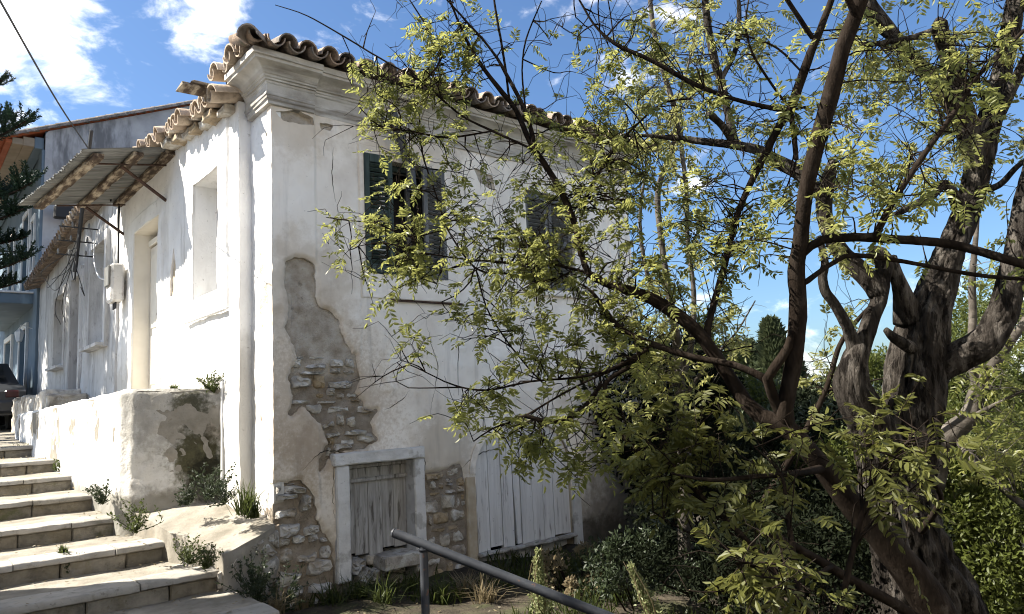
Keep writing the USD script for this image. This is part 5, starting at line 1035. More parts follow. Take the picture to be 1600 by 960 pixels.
# lower shoots of the same stock, in shade: darker, larger leaflets, near the camera
t2o = D(1300, 1000, 3.0)
t2 = thing('shaded_locust_sapling', 'low sapling with broad dark yellow leaflets in the shade beneath the old tree', 'tree', t2o); K2 = TreeKit(t2o, 202)
L2 = [[(1310, 1100, 3.0, 26), (1290, 1000, 2.95, 20), (1240, 930, 2.75, 14), (1190, 890, 2.55, 9), (1150, 880, 2.4, 5)], [(1290, 1000, 2.95, 16), (1180, 860, 3.1, 12), (1110, 790, 3.2, 10), (1060, 740, 3.25, 7), (1010, 690, 3.3, 5)], [(1250, 940, 2.8, 12), (1230, 800, 3.0, 9), (1220, 740, 3.1, 6), (1180, 700, 3.15, 4)], [(1300, 1010, 2.95, 14), (1340, 830, 3.05, 10), (1370, 740, 3.05, 8), (1420, 690, 3.0, 6), (1450, 680, 3.0, 3)], [(1200, 880, 2.9, 9), (1120, 850, 3.1, 7), (1070, 830, 3.2, 5), (1020, 800, 3.25, 4)]]
for l in L2: K2.limb(l, t2, m_bark, 'limb', 8, .002)
THIN = .42
for cx, cy, rx, ry, d_, sp, n_, lf_ in [(1150, 905, 50, 35, 2.35, .1, 13, .046), (1225, 915, 55, 35, 2.4, .12, 16, .046), (1190, 880, 60, 25, 2.5, .1, 8, .046), (1030, 690, 60, 45, 3.3, .25, 16, .055), (1100, 680, 70, 50, 3.2, .3, 20, .052), (1180, 720, 70, 50, 3.15, .3, 18, .05), (1060, 780, 60, 50, 3.25, .25, 14, .05), (1150, 800, 60, 50, 3.1, .3, 10, .05), (1210, 790, 50, 50, 3.0, .3, 8, .05), (1320, 690, 60, 45, 3.1, .25, 16, .05), (1400, 700, 60, 35, 3.0, .2, 16, .052), (1460, 715, 50, 30, 3.0, .2, 10, .05), (1390, 650, 70, 30, 3.2, .2, 10, .045), (1130, 640, 60, 40, 3.3, .3, 12, .048), (1000, 760, 40, 50, 3.3, .2, 8, .055)]:
    K2.cloud(cx, cy, rx, ry, d_, sp, n_, lf_, 6, keep=K2.single if d_ < 3.05 else None)
THIN = .88
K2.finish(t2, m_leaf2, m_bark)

# ---------------------------------------------------------------- the old pollarded tree
t3o = D(1440, 975, 4.6)
t3 = thing('old_gnarled_tree', 'massive old tree with deeply furrowed bark and pollarded limbs at right', 'tree', t3o); K3 = TreeKit(t3o, 303)
K3.limb([(1475, 1250, 4.55, 320), (1466, 1080, 4.6, 215), (1450, 960, 4.6, 164), (1425, 860, 4.6, 124), (1405, 769, 4.6, 104), (1412, 700, 4.6, 90), (1424, 637, 4.6, 84), (1436, 560, 4.62, 76), (1446, 500, 4.65, 63), (1462, 455, 4.7, 52), (1484, 395, 4.75, 45), (1508, 337, 4.8, 40), (1526, 270, 4.85, 36), (1545, 190, 4.9, 36), (1566, 110, 4.95, 28), (1585, 20, 5.0, 25), (1600, -80, 5.05, 22)], t3, m_bark_old, 'trunk', 72, 0, .30, .02)
L3 = [([(1380, 720, 4.55, 70), (1365, 680, 4.52, 66), (1345, 630, 4.5, 60), (1332, 598, 4.48, 50), (1336, 565, 4.48, 40), (1343, 545, 4.48, 30), (1344, 535, 4.5, 14)], 40, .30),
 ([(1338, 560, 4.48, 24), (1331, 530, 4.48, 20), (1318, 500, 4.46, 17), (1303, 474, 4.45, 16), (1290, 455, 4.45, 15), (1286, 432, 4.46, 14), (1289, 410, 4.48, 12), (1280, 370, 4.5, 9)], 20, .2),
 ([(1340, 560, 4.48, 28), (1350, 530, 4.5, 26), (1362, 495, 4.52, 24), (1375, 465, 4.55, 23), (1380, 435, 4.57, 24), (1382, 412, 4.6, 28), (1372, 396, 4.6, 24), (1360, 390, 4.62, 12)], 24, .28),
 ([(1372, 462, 4.55, 24), (1355, 435, 4.58, 28), (1330, 412, 4.62, 28), (1314, 395, 4.65, 26), (1298, 365, 4.7, 24), (1288, 330, 4.75, 24), (1290, 300, 4.8, 24), (1296, 275, 4.82, 20), (1300, 250, 4.85, 10)], 28, .25),
 ([(1292, 318, 4.76, 18), (1270, 290, 4.8, 20), (1245, 268, 4.85, 22), (1215, 252, 4.9, 20), (1182, 234, 4.95, 16), (1140, 226, 5.0, 12), (1100, 222, 5.05, 11), (1055, 216, 5.1, 9), (1000, 212, 5.15, 6), (960, 215, 5.2, 4)], 18, .2),
 ([(1150, 228, 5.0, 12), (1138, 180, 5.02, 12), (1128, 130, 5.05, 13), (1118, 100, 5.05, 13), (1106, 40, 5.1, 12), (1100, -20, 5.15, 10)], 14, .12),
 ([(1125, 128, 5.05, 8), (1150, 75, 5.1, 8), (1155, 20, 5.1, 7), (1150, -30, 5.1, 6)], 10, .1),
 ([(1146, 222, 5.0, 12), (1128, 196, 4.95, 11), (1108, 178, 4.9, 11), (1104, 174, 4.9, 5)], 12, .15),
 ([(1420, 500, 4.65, 44), (1408, 455, 4.6, 26), (1399, 425, 4.58, 18), (1396, 400, 4.58, 10)], 24, .25),
 ([(1436, 610, 4.65, 66), (1462, 575, 4.6, 52), (1500, 556, 4.55, 46), (1538, 535, 4.5, 44), (1562, 500, 4.5, 42), (1576, 460, 4.5, 38), (1586, 410, 4.5, 34), (1594, 360, 4.52, 30), (1604, 300, 4.55, 28), (1625, 220, 4.6, 22)], 40, .25),
 ([(1528, 265, 4.85, 26), (1515, 200, 4.85, 26), (1500, 145, 4.85, 26), (1484, 95, 4.85, 24), (1472, 60, 4.85, 24), (1468, 36, 4.86, 22), (1466, 28, 4.86, 8)], 24, .2),
 ([(1522, 250, 4.85, 24), (1490, 170, 4.9, 24), (1450, 115, 4.95, 20), (1420, 82, 5.0, 17), (1400, 60, 5.0, 20), (1380, 38, 5.0, 26), (1358, 10, 5.0, 24), (1340, -40, 5.0, 20)], 20, .2),
 ([(1470, 45, 4.85, 12), (1420, 60, 4.8, 9), (1370, 68, 4.75, 7), (1330, 68, 4.7, 5)], 10, .1),
 ([(1508, 350, 4.8, 22), (1480, 290, 4.7, 16), (1450, 310, 4.6, 14), (1420, 325, 4.5, 11), (1400, 335, 4.45, 8)], 14, .15),
 ([(1520, 300, 4.8, 12), (1560, 290, 4.7, 10), (1590, 260, 4.65, 8), (1620, 240, 4.6, 6)], 10, .1),
 ([(1425, 545, 4.5, 20), (1398, 528, 4.42, 16), (1384, 515, 4.4, 9)], 16, .2),
 ([(1478, 560, 4.6, 12), (1482, 530, 4.58, 8), (1484, 500, 4.57, 6)], 10, .1),
 ([(1550, 200, 4.9, 20), (1600, 100, 4.7, 16), (1660, 0, 4.6, 12)], 12, .1)]
for p, sd, rg in L3: K3.limb(p, t3, m_bark_old, 'limb', sd, 0, rg, .022)
for cx, cy, rx, ry, d_, sp, n_, lf_ in [(1130, 60, 80, 60, 5.1, .3, 16, .042), (1060, 140, 70, 70, 5.15, .3, 18, .042), (1010, 220, 60, 50, 5.2, .3, 12, .042), (1180, 170, 60, 60, 5.0, .3, 10, .042), (1250, 280, 80, 50, 4.85, .3, 14, .042), (1290, 380, 50, 50, 4.5, .3, 10, .042), (1350, 80, 90, 70, 4.95, .3, 20, .042), (1440, 130, 90, 80, 4.85, .3, 24, .042), (1540, 90, 70, 90, 4.9, .3, 18, .042), (1400, 240, 90, 60, 4.7, .4, 16, .042), (1560, 240, 60, 70, 4.8, .3, 14, .042), (1480, 220, 60, 60, 4.8, .3, 12, .042), (1330, 170, 80, 70, 5.0, .3, 14, .042), (1250, 60, 80, 60, 5.0, .3, 12, .042), (1400, -120, 250, 90, 4.9, .5, 36, .044), (1600, -60, 120, 160, 4.8, .5, 22, .044), (1150, -100, 160, 80, 5.1, .4, 16, .044)]: K3.cloud(cx, cy, rx, ry, d_, sp, n_, lf_, tlen=.4)
K3.bare(1050, 0, 1600, 260, 4.9, 26)
K3.finish(t3, m_leaf3, m_bark)
tag(obj('climbing_stem', tube([D(1403, 760, 4.28), D(1408, 800, 4.2), D(1418, 850, 4.12), D(1436, 900, 4.05), D(1470, 945, 3.98)], [.006, .007, .008, .008, .009], 6, .05), m_bark_pale), 'thin pale creeper stem hanging on the dark trunk of the old tree', 'creeper')

# slim trees behind
def slim_tree(name, label, limbs, clouds_, m, seed, leafm, leaf=.045, bark=0.003):
    o = D(*limbs[0][0][:3]); t = thing(name, label, 'tree', o); K = TreeKit(o, seed)
    for k, l in enumerate(limbs): K.limb(l, t, m, 'trunk' if k == 0 else 'limb', 10, bark)
    for c in clouds_: K.cloud(*c)
    K.finish(t, leafm, m)
slim_tree('slim_pale_tree', 'slim tree with pale straight stems rising behind the house corner', [
 [(1072, 900, 6.4, 30), (1070, 740, 6.4, 26), (1066, 660, 6.4, 22), (1061, 580, 6.4, 19), (1056, 520, 6.45, 16), (1046, 465, 6.5, 13), (1034, 380, 6.55, 11), (1028, 300, 6.6, 11), (1048, 240, 6.6, 10), (1058, 190, 6.65, 10), (1036, 110, 6.7, 10), (1021, 45, 6.75, 9), (1013, -30, 6.8, 8)],
 [(1062, 600, 6.4, 14), (1080, 540, 6.4, 11), (1084, 460, 6.45, 9), (1075, 380, 6.5, 8), (1072, 290, 6.5, 8), (1065, 230, 6.55, 8), (1066, 150, 6.6, 6), (1085, 60, 6.6, 5), (1092, 0, 6.6, 4)],
 [(1052, 500, 6.45, 10), (1015, 440, 6.4, 8), (1000, 350, 6.4, 7), (1010, 260, 6.4, 5)], [(1070, 620, 6.4, 9), (1105, 570, 6.3, 7), (1150, 520, 6.3, 5), (1180, 470, 6.3, 3)]],
 [(1020, 480, 50, 70, 6.4, .4, 24, .05), (1070, 380, 60, 80, 6.5, .4, 26, .05), (1040, 250, 60, 80, 6.6, .4, 26, .048), (1060, 120, 60, 90, 6.6, .4, 26, .048), (1010, 600, 50, 60, 6.3, .3, 20, .05), (1120, 520, 60, 60, 6.3, .4, 22, .05), (960, 140, 50, 60, 6.6, .3, 12, .046), (1040, 560, 60, 50, 6.3, .4, 18, .05)], m_bark_pale, 404, m_leaf3)
slim_tree('forked_slim_tree', 'slim forked tree leaning from behind the right side of the old trunk', [
 [(1452, 760, 5.6, 44), (1466, 700, 5.6, 42), (1490, 674, 5.6, 38), (1514, 652, 5.6, 34), (1524, 622, 5.6, 30), (1529, 600, 5.6, 26), (1522, 580, 5.6, 18), (1517, 555, 5.6, 15), (1520, 500, 5.65, 14), (1519, 440, 5.7, 12), (1524, 380, 5.75, 9), (1530, 320, 5.8, 6)],
 [(1527, 604, 5.6, 22), (1542, 584, 5.55, 20), (1560, 560, 5.5, 18), (1578, 535, 5.5, 16), (1598, 508, 5.5, 15), (1640, 450, 5.5, 12)],
 [(1512, 655, 5.6, 9), (1560, 630, 5.4, 7), (1600, 610, 5.3, 5)], [(1490, 680, 5.6, 14), (1540, 740, 5.2, 14), (1600, 790, 5.0, 12), (1660, 830, 4.9, 8)]],
 [(1530, 440, 50, 60, 5.7, .3, 12, .042), (1570, 600, 40, 60, 5.4, .4, 16, .045), (1560, 720, 60, 50, 5.2, .4, 18, .048), (1580, 680, 40, 50, 5.2, .4, 16, .046), (1580, 480, 40, 60, 5.6, .3, 10, .044)], m_bark_pale, 505, m_leaf)
slim_tree('leaning_dark_sapling', 'thin dark leaning sapling between the young tree and the gnarled stump', [
 [(1190, 790, 5.6, 14), (1250, 690, 5.6, 12), (1290, 610, 5.6, 10), (1312, 540, 5.6, 9), (1340, 500, 5.6, 8), (1360, 478, 5.6, 6), (1385, 455, 5.6, 3)], [(1290, 610, 5.6, 7), (1340, 600, 5.5, 5), (1395, 588, 5.4, 3)]],
 [(1260, 600, 40, 50, 5.7, .3, 10, .042), (1320, 470, 30, 40, 5.6, .3, 5, .042)], m_bark, 606, m_leaf3)

# ---------------------------------------------------------------- bushes and far trees
def bush(name, label, center, rad, n, leaf, m, seed, group=None, cat='bush', stems=True, clumps=40, wr=.5, hollow=.55, up=.3):
    rng = np.random.default_rng(seed); c = np.asarray(center, float); rad = np.asarray(rad, float); t = thing(name, label, cat, c - (0, 0, rad[2]), group); o = c - (0, 0, rad[2])
    cd_ = unit(rng.normal(0, 1, (clumps, 3))); cc = cd_ * (hollow + (1 - hollow) * rng.random((clumps, 1))) * rad; cr = rng.uniform(.16, .34, clumps) * rad.mean(); which = rng.integers(0, clumps, n)
    off = unit(rng.normal(0, 1, (n, 3))) * (rng.random((n, 1)) ** .4) * cr[which][:, None]; p = c + cc[which] + off
    a = unit(off / cr[which][:, None] + rng.normal(0, .7, (n, 3)) + np.array([0, 0, up])); s = unit(np.cross(a, rng.normal(0, 1, (n, 3)))); l = leaf * rng.uniform(.6, 1.3, n)
    obj('foliage', move(leaflets(p, a, s, l, l * wr), -o), m, t, kind='stuff')
    if stems:
        ms = [tube([o, o + (cc[k] + c - o) * .5 + rng.normal(0, .05, 3) * rad, c + cc[k]], [.012 + .012 * rad.mean(), .008, .003], 5, .3) for k in range(min(clumps, 22))]
        obj('stems', move(cat_(ms), -o), m_bark, t)
    return t
G_B = 'bushes on the slope beyond the yard'
bush('evergreen_shrub', 'dark evergreen shrub against the right end of the house wall', D(1035, 660, 9.), (.9, .8, 1.3), 9000, .10, m_dbush, 11, None, wr=.3)
bush('evergreen_shrub', 'dark evergreen shrub filling the hollow under the young tree', D(1120, 815, 6.4), (1.3, .9, .7), 11000, .04, m_dbush, 12, None, wr=.4)
bush('evergreen_shrub', 'dark low evergreen at the foot of the old tree', D(1260, 880, 5.2), (.9, .8, .7), 11000, .036, m_dbush, 13, None)
bush('evergreen_shrub', 'black green hedge below the gnarled stump on the skyline', D(1290, 690, 12.), (2.2, 1.5, .75), 9000, .09, m_dbush, 14, None)
for k, (x, y, d_, rx, rz, n_, mm, lab) in enumerate([
 (1560, 640, 7.5, 1.1, 1.0, 12000, m_bush, 'sunlit leafy bush directly right of the forked tree'), (1600, 800, 6.0, 1.0, 1.0, 12000, m_bush, 'bright green bush low at the right edge'), (1520, 830, 5.8, .55, .8, 8000, m_bush, 'green bush against the right flank of the old trunk'),
 (1385, 625, 16, 1.7, 1.0, 9000, m_bush, 'yellow green treetop seen in the fork of the gnarled stump'), (1480, 640, 11, 1.3, 1.2, 9000, m_bush, 'yellow bush glimpsed right of the old trunk'), (1160, 690, 11, 1.6, 1.0, 11000, m_cyp, 'olive bush behind the long dark limb'),
 (1095, 625, 11, 1.1, 1.2, 9000, m_bush, 'green treetop beyond the end of the house'), (1270, 650, 15, 1.8, .7, 7000, m_cyp, 'grey green bush beneath the two cypresses'), (1210, 750, 8, 1.2, .6, 9000, m_dbush, 'dull bush under the fork of the young tree'), (1600, 560, 12, 1.8, 1.6, 9000, m_bush, 'tall leafy bush at the right edge of the skyline'), (1300, 790, 7, .9, .6, 7000, m_bush, 'weedy bush seen between the dark stems')]):
    bush('leafy_bush', lab, D(x, y, d_), (rx, rx * .8, rz), int(n_ * 1.7), .022 + .0034 * d_, mm, 20 + k, G_B)
def cypress(label, base, h, r, seed):
    rng = np.random.default_rng(seed); base = np.asarray(base, float); t = thing('cypress', label, 'cypress', base, 'cypresses on the slope'); n = 9000; u = rng.random(n) ** .8; a = rng.uniform(0, 6.283, n)
    rr = r * (np.minimum(1, u * 6) * (1 - u) ** .65 * 1.15) * (.55 + .5 * rng.random(n)) * (.8 + .4 * meshkit.noise(np.stack([np.cos(a) * 2, np.sin(a) * 2, u * 14], -1), seed))
    p = np.stack([rr * np.cos(a), rr * np.sin(a), u * h], -1); ax = unit(np.stack([np.cos(a) * .5, np.sin(a) * .5, np.full(n, 1.)], -1) + rng.normal(0, .3, (n, 3))); s = unit(np.cross(ax, rng.normal(0, 1, (n, 3)))); l = .22 * rng.uniform(.6, 1.3, n)
    obj('crown', leaflets(p, ax, s, l, l * .3), m_cyp, t, kind='stuff'); obj('trunk', tube([(0, 0, -1), (0, 0, h * .9)], [.12, .02], 7, 1), m_bark_pale, t)
for k, (x, y, yb, d_, r, lab) in enumerate([(1228, 505, 760, 15, .50, 'taller grey green cypress between the dark stems'), (1190, 540, 760, 17, .45, 'shorter cypress left of the tall one'), (1255, 545, 760, 18, .5, 'cypress half hidden by the upright dark stem')]):
    b = D(x, yb, d_); tp_ = D(x, y, d_); cypress(lab, b, tp_[2] - b[2], r, 60 + k)
for k in range(14):                                                    # wooded slope far behind
    x = 985 + k * 52; d_ = 24 + (k * 7) % 16; bush('far_tree', ['round', 'broad', 'tall', 'ragged', 'low', 'pale', 'dense'][k % 7] + f' distant tree on the wooded slope, {["first","second","third","fourth","fifth","sixth","seventh","eighth","ninth","tenth","eleventh","twelfth","thirteenth","last"][k]} from the house', D(x, 672 + (k * 13) % 20, d_), (2.4, 2.0, 1.0 + .4 * (k % 3)), 4200, .26, [m_bush, m_dbush, m_cyp][(k * 2) % 3], 80 + k, 'trees on the far slope', 'tree', clumps=30)

# araucaria at the far left of the alley
def araucaria():
    o = D(-130, 600, 12.2); o[2] = 1.9; t = thing('araucaria_tree', 'dark araucaria whose tiered comb-like branches enter at the left edge', 'tree', o); rng = np.random.default_rng(9)
    obj('trunk', tube([(0, 0, -.3), (0, 0, 5), (.1, 0, 11)], [.22, .16, .05], 12, .4), m_bark, t, smooth=True)
    def arm(az, z, L, dz):
        d = np.array([math.cos(az), math.sin(az), 0]); s = np.array([-d[1], d[0], 0]); up = np.array([0, 0, 1.]); S = spline(np.array([(0, 0, z), d * L * .4 + (0, 0, z + dz * .2 - .08), d * L * .8 + (0, 0, z + dz * .7 - .05), d * L + (0, 0, z + dz)]), .1)
        B, A, Sd, l = [], [], [], []
        obj('branch', sweep(S, np.linspace(.035, .012, len(S)), 6), m_bark, t)
        for i in range(int(L / .035)):
            u = .12 + .88 * rng.random(); k = u * (len(S) - 1); p = S[int(k)]; side = rng.choice([-1, 1]); ln = (.42 * (1.12 - u) + .14) * rng.uniform(.7, 1.2) * (L / 2.2)
            bd = unit(s * side * rng.uniform(.3, 1) + d * .55 + up * rng.uniform(.35, 1.0)); q = np.linspace(0, 1, 16)[:, None]; line = p + bd * ln * q + up * ln * .35 * q * q
            for _ in range(5): B.append(line); A.append(unit(bd * 1.0 + rng.normal(0, .55, (16, 3)))); l.append(np.full(16, .055) * rng.uniform(.7, 1.2, 16))
        B, A, l = np.concatenate(B), np.concatenate(A), np.concatenate(l); Sd = unit(np.cross(A, rng.normal(0, 1, B.shape))); obj('needles', leaflets(B, A, Sd, l, l * .30), m_arau, t, kind='stuff')
    for j, (px, py, dp_) in enumerate([(40, 192, 11.6), (22, 206, 12.4), (50, 288, 11.4), (36, 352, 11.6), (40, 372, 12.6), (40, 430, 11.5), (32, 442, 12.3), (2, 150, 11.8), (8, 300, 12.0)]):
        e = D(px, py, dp_) - o; arm(math.atan2(e[1], e[0]), e[2] + .25 * (j % 2) - .1, math.hypot(e[0], e[1]), .12)
    for z in np.arange(2.4, 9.5, .85):
        for k in range(6):
            az = k * 1.05 + z * 2.1 + 1.3
            if math.cos(az) * CR[0] + math.sin(az) * CR[1] < .15: arm(az, z, max(.6, 2.4 - .16 * z) * rng.uniform(.75, 1.0), .1)
araucaria()
# foliage of a street tree outside the left edge: its shade falls on the low house and the steps
def street_tree(label, base, cc, rad, n, leaf, seed, m=None, clumps=60, trunk=.16):
    rng = np.random.default_rng(seed); base, cc, rad = map(lambda v: np.asarray(v, float), (base, cc, rad)); t = thing('street_tree', label, 'tree', base, 'trees across the alley'); d_ = unit(rng.normal(0, 1, (clumps, 3))); ce = cc + d_ * (rng.random((clumps, 1)) ** .5) * rad; w = rng.integers(0, clumps, n); cr = rng.uniform(.25, .5, clumps) * rad.mean() * .6
    p = ce[w] + rng.normal(0, .5, (n, 3)) * cr[w][:, None]; a = unit(rng.normal(0, 1, (n, 3))); l = leaf * rng.uniform(.6, 1.3, n); obj('foliage', move(leaflets(p, a, unit(np.cross(a, rng.normal(0, 1, (n, 3)))), l, l * .5), -base), m or m_bush, t, kind='stuff')
    obj('trunk', tube([(0, 0, -.2), (cc - base) * .45 + (.1, 0, .2), (cc - base) * .9], [trunk, trunk * .75, trunk * .4], 12, .2), m_bark, t, smooth=True)
    for k in range(0, clumps, 4): obj('limb', tube([(cc - base) * rng.uniform(.5, .8), (ce[k] - base) * .6 + (cc - base) * .35, ce[k] - base], [trunk * .3, trunk * .18, .012], 6, .2), m_bark, t)
street_tree('leafy street tree across the alley beyond the neighbour house', (-4.9, 9.0, 1.75), (-4.7, 10.0, 8.7), (1.2, 1.9, 1.3), 9000, .13, 771)
street_tree('second street tree across the alley, opposite the low house', (-5.0, 12.9, 1.85), (-4.7, 13.4, 9.2), (1.3, 2.0, 1.8), 15000, .14, 772)
street_tree('third street tree across the alley, opposite the blue front', (-5.0, 16.8, 2.0), (-4.7, 17.2, 10.2), (1.4, 2.6, 2.8), 20000, .15, 773)
street_tree('last street tree up the alley, opposite the balcony', (-5.0, 19.5, 2.1), (-4.8, 21.8, 10.8), (1.4, 2.8, 3.0), 16000, .15, 774)
street_tree('tree beside the neighbour house, its crown over the foot of the steps', (-3.5, -3.4, .45), (-3.8, -1.2, 6.2), (.62, 1.0, .6), 2800, .09, 775)

# ---------------------------------------------------------------- weeds, grass, flowers
def weed(kind, label, p, size, seed, cat=None, m=None):
    rng = np.random.default_rng(seed); p = np.asarray(p, float); t = thing(kind, label, cat or 'weed', p)
    if kind == 'grass_tuft':
        n = int(70 + 90 * size); q = rng.normal(0, .20 * size, (n, 2)); L = size * rng.uniform(.35, 1.1, n); d = rng.normal(0, .42, (n, 2)); V, F = [], []
        for i in range(n):
            b = np.array([*q[i] * .6, -.02]); e = np.array([*d[i], 1.]); e /= np.linalg.norm(e); s = unit(np.array([-e[1], e[0], .01])) * .0045 * (1 + size); mid = b + e * L[i] * .55; tip = b + e * L[i] * .95 + np.array([*d[i] * L[i] * .55, -.22 * L[i] * abs(d[i]).sum()]); k = len(V)
            V += [b - s, b + s, mid - s * .8, mid + s * .8, tip]; F += [(k, k + 1, k + 3), (k, k + 3, k + 2), (k + 2, k + 3, k + 4)]
        obj('blades', (np.array(V), np.array(F)), m or m_grass, t, kind='stuff')
    else:
        n = int(13 + 16 * size); allB, allA, allS, all_l, st = [], [], [], [], []
        for i in range(n):
            e = unit(np.array([rng.normal(0, .55), rng.normal(0, .55), rng.uniform(.5, 1.2)])) * size * rng.uniform(.5, 1.1); S = spline(np.array([(0, 0, -.02), e * .5 + rng.normal(0, .03, 3), e]), .03); st.append(sweep(S, np.linspace(.004, .0015, len(S)), 4, False))
            k = rng.integers(1, len(S), 30); B = S[k] + rng.normal(0, .008, (30, 3)); A = unit(rng.normal(0, .8, (30, 3)) + unit(e) * .5); allB.append(B); allA.append(A); allS.append(unit(np.cross(A, rng.normal(0, 1, (30, 3))))); all_l.append((.018 + .03 * size) * rng.uniform(.5, 1.3, 30))
        obj('stems', cat_(st), m or m_grass, t); l = np.concatenate(all_l); obj('leaves', leaflets(np.concatenate(allB), np.concatenate(allA), np.concatenate(allS), l, l * .5), m or m_ivy, t, kind='stuff')
    return t
W = [('grass_tuft', 'bright grass tuft at the far end of the ramp wall foot', onZ(35, 712, 1.55), .30, None), ('leafy_weed', 'weed at the right end of the fifth step', onZ(100, 735, 1.42), .2, m_grass), ('leafy_weed', 'leafy weed on the fourth step beside the ramp wall', onZ(160, 785, 1.25), .2, None), ('leafy_weed', 'tall spiky weed growing beside the third step end', onZ(212, 828, 1.1), .30, m_grass), ('leafy_weed', 'dark weed under the nosing of the second step', onZ(105, 895, .80), .17, None), ('grass_tuft', 'small pale weed on the edge of the second step', onZ(98, 862, .96), .10, None),
     ('leafy_weed', 'low spreading weed between first step and apron', onZ(295, 878, .86), .2, m_grass), ('leafy_weed', 'second low weed beside the apron edge', onZ(325, 884, .86), .15, m_grass), ('grass_tuft', 'upright yellow green grass at the corner of the house', onZ(386, 800, 1.2), .34, m_grass), ('grass_tuft', 'grass in the corner strip of the house', onZ(396, 806, 1.16), .2, m_grass), ('leafy_weed', 'dark ivy clump where landing wall meets the house', onZ(325, 778, 1.3), .34, m_ivy), ('leafy_weed', 'small ivy spray left of the house corner', onZ(350, 785, 1.28), .2, m_ivy), ('leafy_weed', 'moss like weed clinging to the foot of the landing wall', onZ(290, 786, 1.26), .18, m_ivy),
     ('grass_tuft', 'green weeds sprouting on top of the landing by the pipe', np.array([-.2, 1.1, 2.24]), .16, None), ('leafy_weed', 'trailing plant over the top edge of the landing', np.array([-.17, 1.0, 2.24]), .22, m_grass), ('grass_tuft', 'few weeds on the landing top edge', np.array([-.45, 1.3, 2.27]), .12, None), ('leafy_weed', 'dark ivy below the apron in the shadow', np.array([-.3, -.35, .62]), .3, m_ivy), ('leafy_weed', 'ivy at the foot of the apron wall', np.array([-.12, -.42, .45]), .35, m_ivy), ('leafy_weed', 'ivy spray at the right end of the first step', np.array([-.36, -.55, .62]), .28, m_ivy)]
for k, (kd, lab, p, sz, mm) in enumerate(W): weed(kd, lab, p, sz, 500 + k, None, mm)
G = [(520, 950, .34, .5, m_grass, 'grass below the portal left post'), (560, 940, .36, .45, m_grass, 'grass in front of the portal sill'), (600, 950, .34, .55, m_grass, 'tall grass left of the rail post'), (470, 955, .36, .35, m_dry, 'dry grass at the rubble corner foot'), (690, 940, .34, .4, m_grass, 'grass right of the rail post'), (730, 935, .33, .45, m_dry, 'straw coloured grass under the rail'), (760, 945, .32, .5, m_dry, 'dry grass under the middle of the rail'), (800, 930, .3, .35, m_grass, 'grass before the arched doorway'), (870, 915, .28, .3, m_grass, 'grass at the right foot of the arch'), (640, 920, .4, .3, m_grass, 'grass by the door sill stone'), (580, 905, .44, .25, m_grass, 'grass tuft on the sunken sill'), (430, 955, .5, .3, m_dry, 'dry tuft below the apron')]
for k, (x, y, z, sz, mm, lab) in enumerate(G): weed('grass_tuft', lab, onZ(x, y, z - .02), sz * .72, 560 + k, 'grass', mm)
def flower(label, x, y0, y1, d_, seed):
    b, e = D(x[0], y1, d_), D(x[1], y0, d_); rng = np.random.default_rng(seed); t = thing('flowering_weed', label, 'flowering plant', b); n = 1500; u = rng.random(n); L = np.linalg.norm(e - b)
    p = (e - b) * u[:, None] + rng.normal(0, 1, (n, 3)) * np.array([.055, .055, .04]) * (1.25 - u)[:, None] * L * 1.2; a = unit(rng.normal(0, 1, (n, 3)) + (0, 0, .6)); l = .022 * rng.uniform(.6, 1.4, n)
    obj('blossom', leaflets(p, a, unit(np.cross(a, rng.normal(0, 1, (n, 3)))), l, l * .55), m_pale, t, kind='stuff'); obj('stem', cat_([tube([(0, 0, -.1), (e - b) * .5 + rng.normal(0, .04, 3), (e - b) + rng.normal(0, .03, 3)], [.006, .004, .002], 5, .08) for _ in range(5)]), m_dry, t)
flower('pale flowering weed standing before the arched doorway', (848, 840), 860, 965, 5.4, 1); flower('pale flowering weed arching at the right end of the wall', (1030, 985), 885, 975, 4.9, 2)
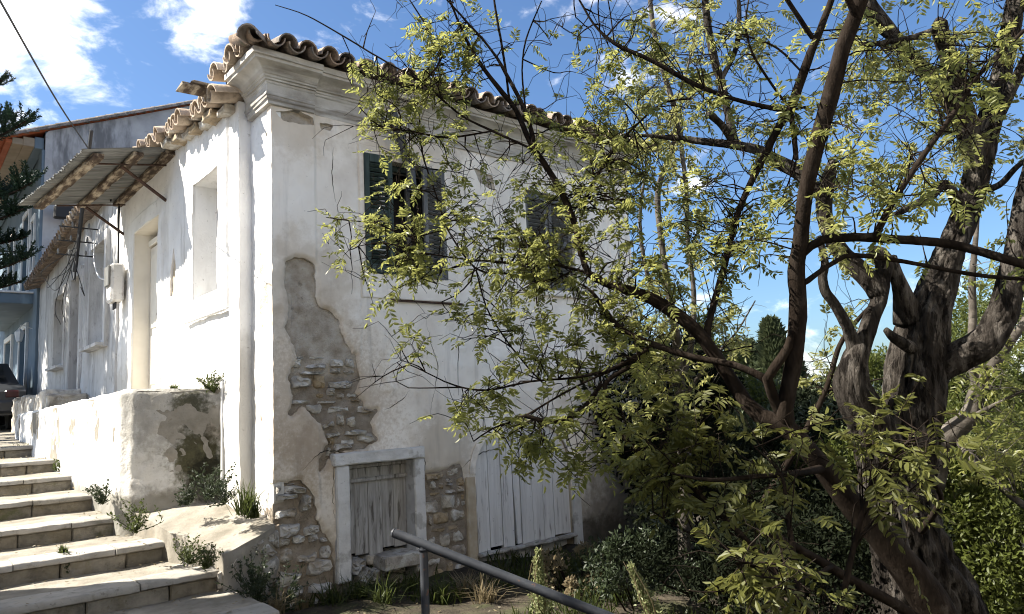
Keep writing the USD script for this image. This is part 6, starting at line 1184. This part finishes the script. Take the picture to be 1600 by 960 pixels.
bush('bramble_bush', 'brown dry bramble at the foot of the wall right of the arch', onZ(900, 900, .45), (.45, .3, .28), 2500, .035, m_dry, 31, None, 'bush', clumps=22)
bush('bramble_bush', 'dark brown bramble below the right end of the wall', onZ(1000, 900, .5), (.7, .5, .45), 4000, .04, m_ivy, 32, None, 'bush', clumps=26)
# fallen leaves on steps, apron and paving
def litter():
    rng = np.random.default_rng(44); pts = []
    for _ in range(900):
        x, y = rng.uniform(-3.2, -.5), rng.uniform(-3, 7); k = sum(y > e for e in EDGE) - 1
        if k < 0: z = .505
        else:
            if x > RIGHT[k] - .03: continue
            near = y - EDGE[k]; gap_ = (EDGE[k + 1] if k + 1 < len(EDGE) else 30) - y
            if gap_ > .22 and x < RIGHT[k] - .25 and rng.random() < .72: continue          # leaves gather at the foot of the risers and at the ends
            z = .647 + .15 * k + .004
        pts.append((x, y, z + .004))
    for _ in range(700):
        x, y = rng.uniform(-.3, 5), rng.uniform(-4.5, -.1); pts.append((x, y, float(yard_z(x, y)) + .012))
    p = np.array(pts); n = len(p); a = unit(np.stack([rng.normal(0, 1, n), rng.normal(0, 1, n), rng.normal(0, .18, n)], -1)); s = unit(np.cross(a, np.stack([rng.normal(0, .25, n), rng.normal(0, .25, n), np.ones(n)], -1))); l = rng.uniform(.018, .045, n)
    tag(obj('leaf_litter', leaflets(p, a, s, l, l * .42), m_dry), 'dry fallen leaflets lying on the steps and the yard', 'leaf litter', None, 'stuff')
litter()
# grass of the yard
def yard_grass():
    rng = np.random.default_rng(33); n = 16000; x, y = rng.uniform(-.4, 7, n), rng.uniform(-5, -.1, n); keep = meshkit.fbm(np.stack([x * 1.3, y * 1.3, x * 0], -1), 3, 2) > .46; x, y = x[keep], y[keep]; n = len(x); p = np.stack([x, y, yard_z(x, y) - .01], -1)
    a = unit(rng.normal(0, .4, (n, 3)) + (0, 0, 1)); l = rng.uniform(.06, .2, n); tag(obj('yard_grass', leaflets(p, a, unit(np.cross(a, rng.normal(0, 1, (n, 3)))), l, np.full(n, .012)), m_grass), 'rough grass over the sunken yard', 'grass', None, 'stuff')
yard_grass()
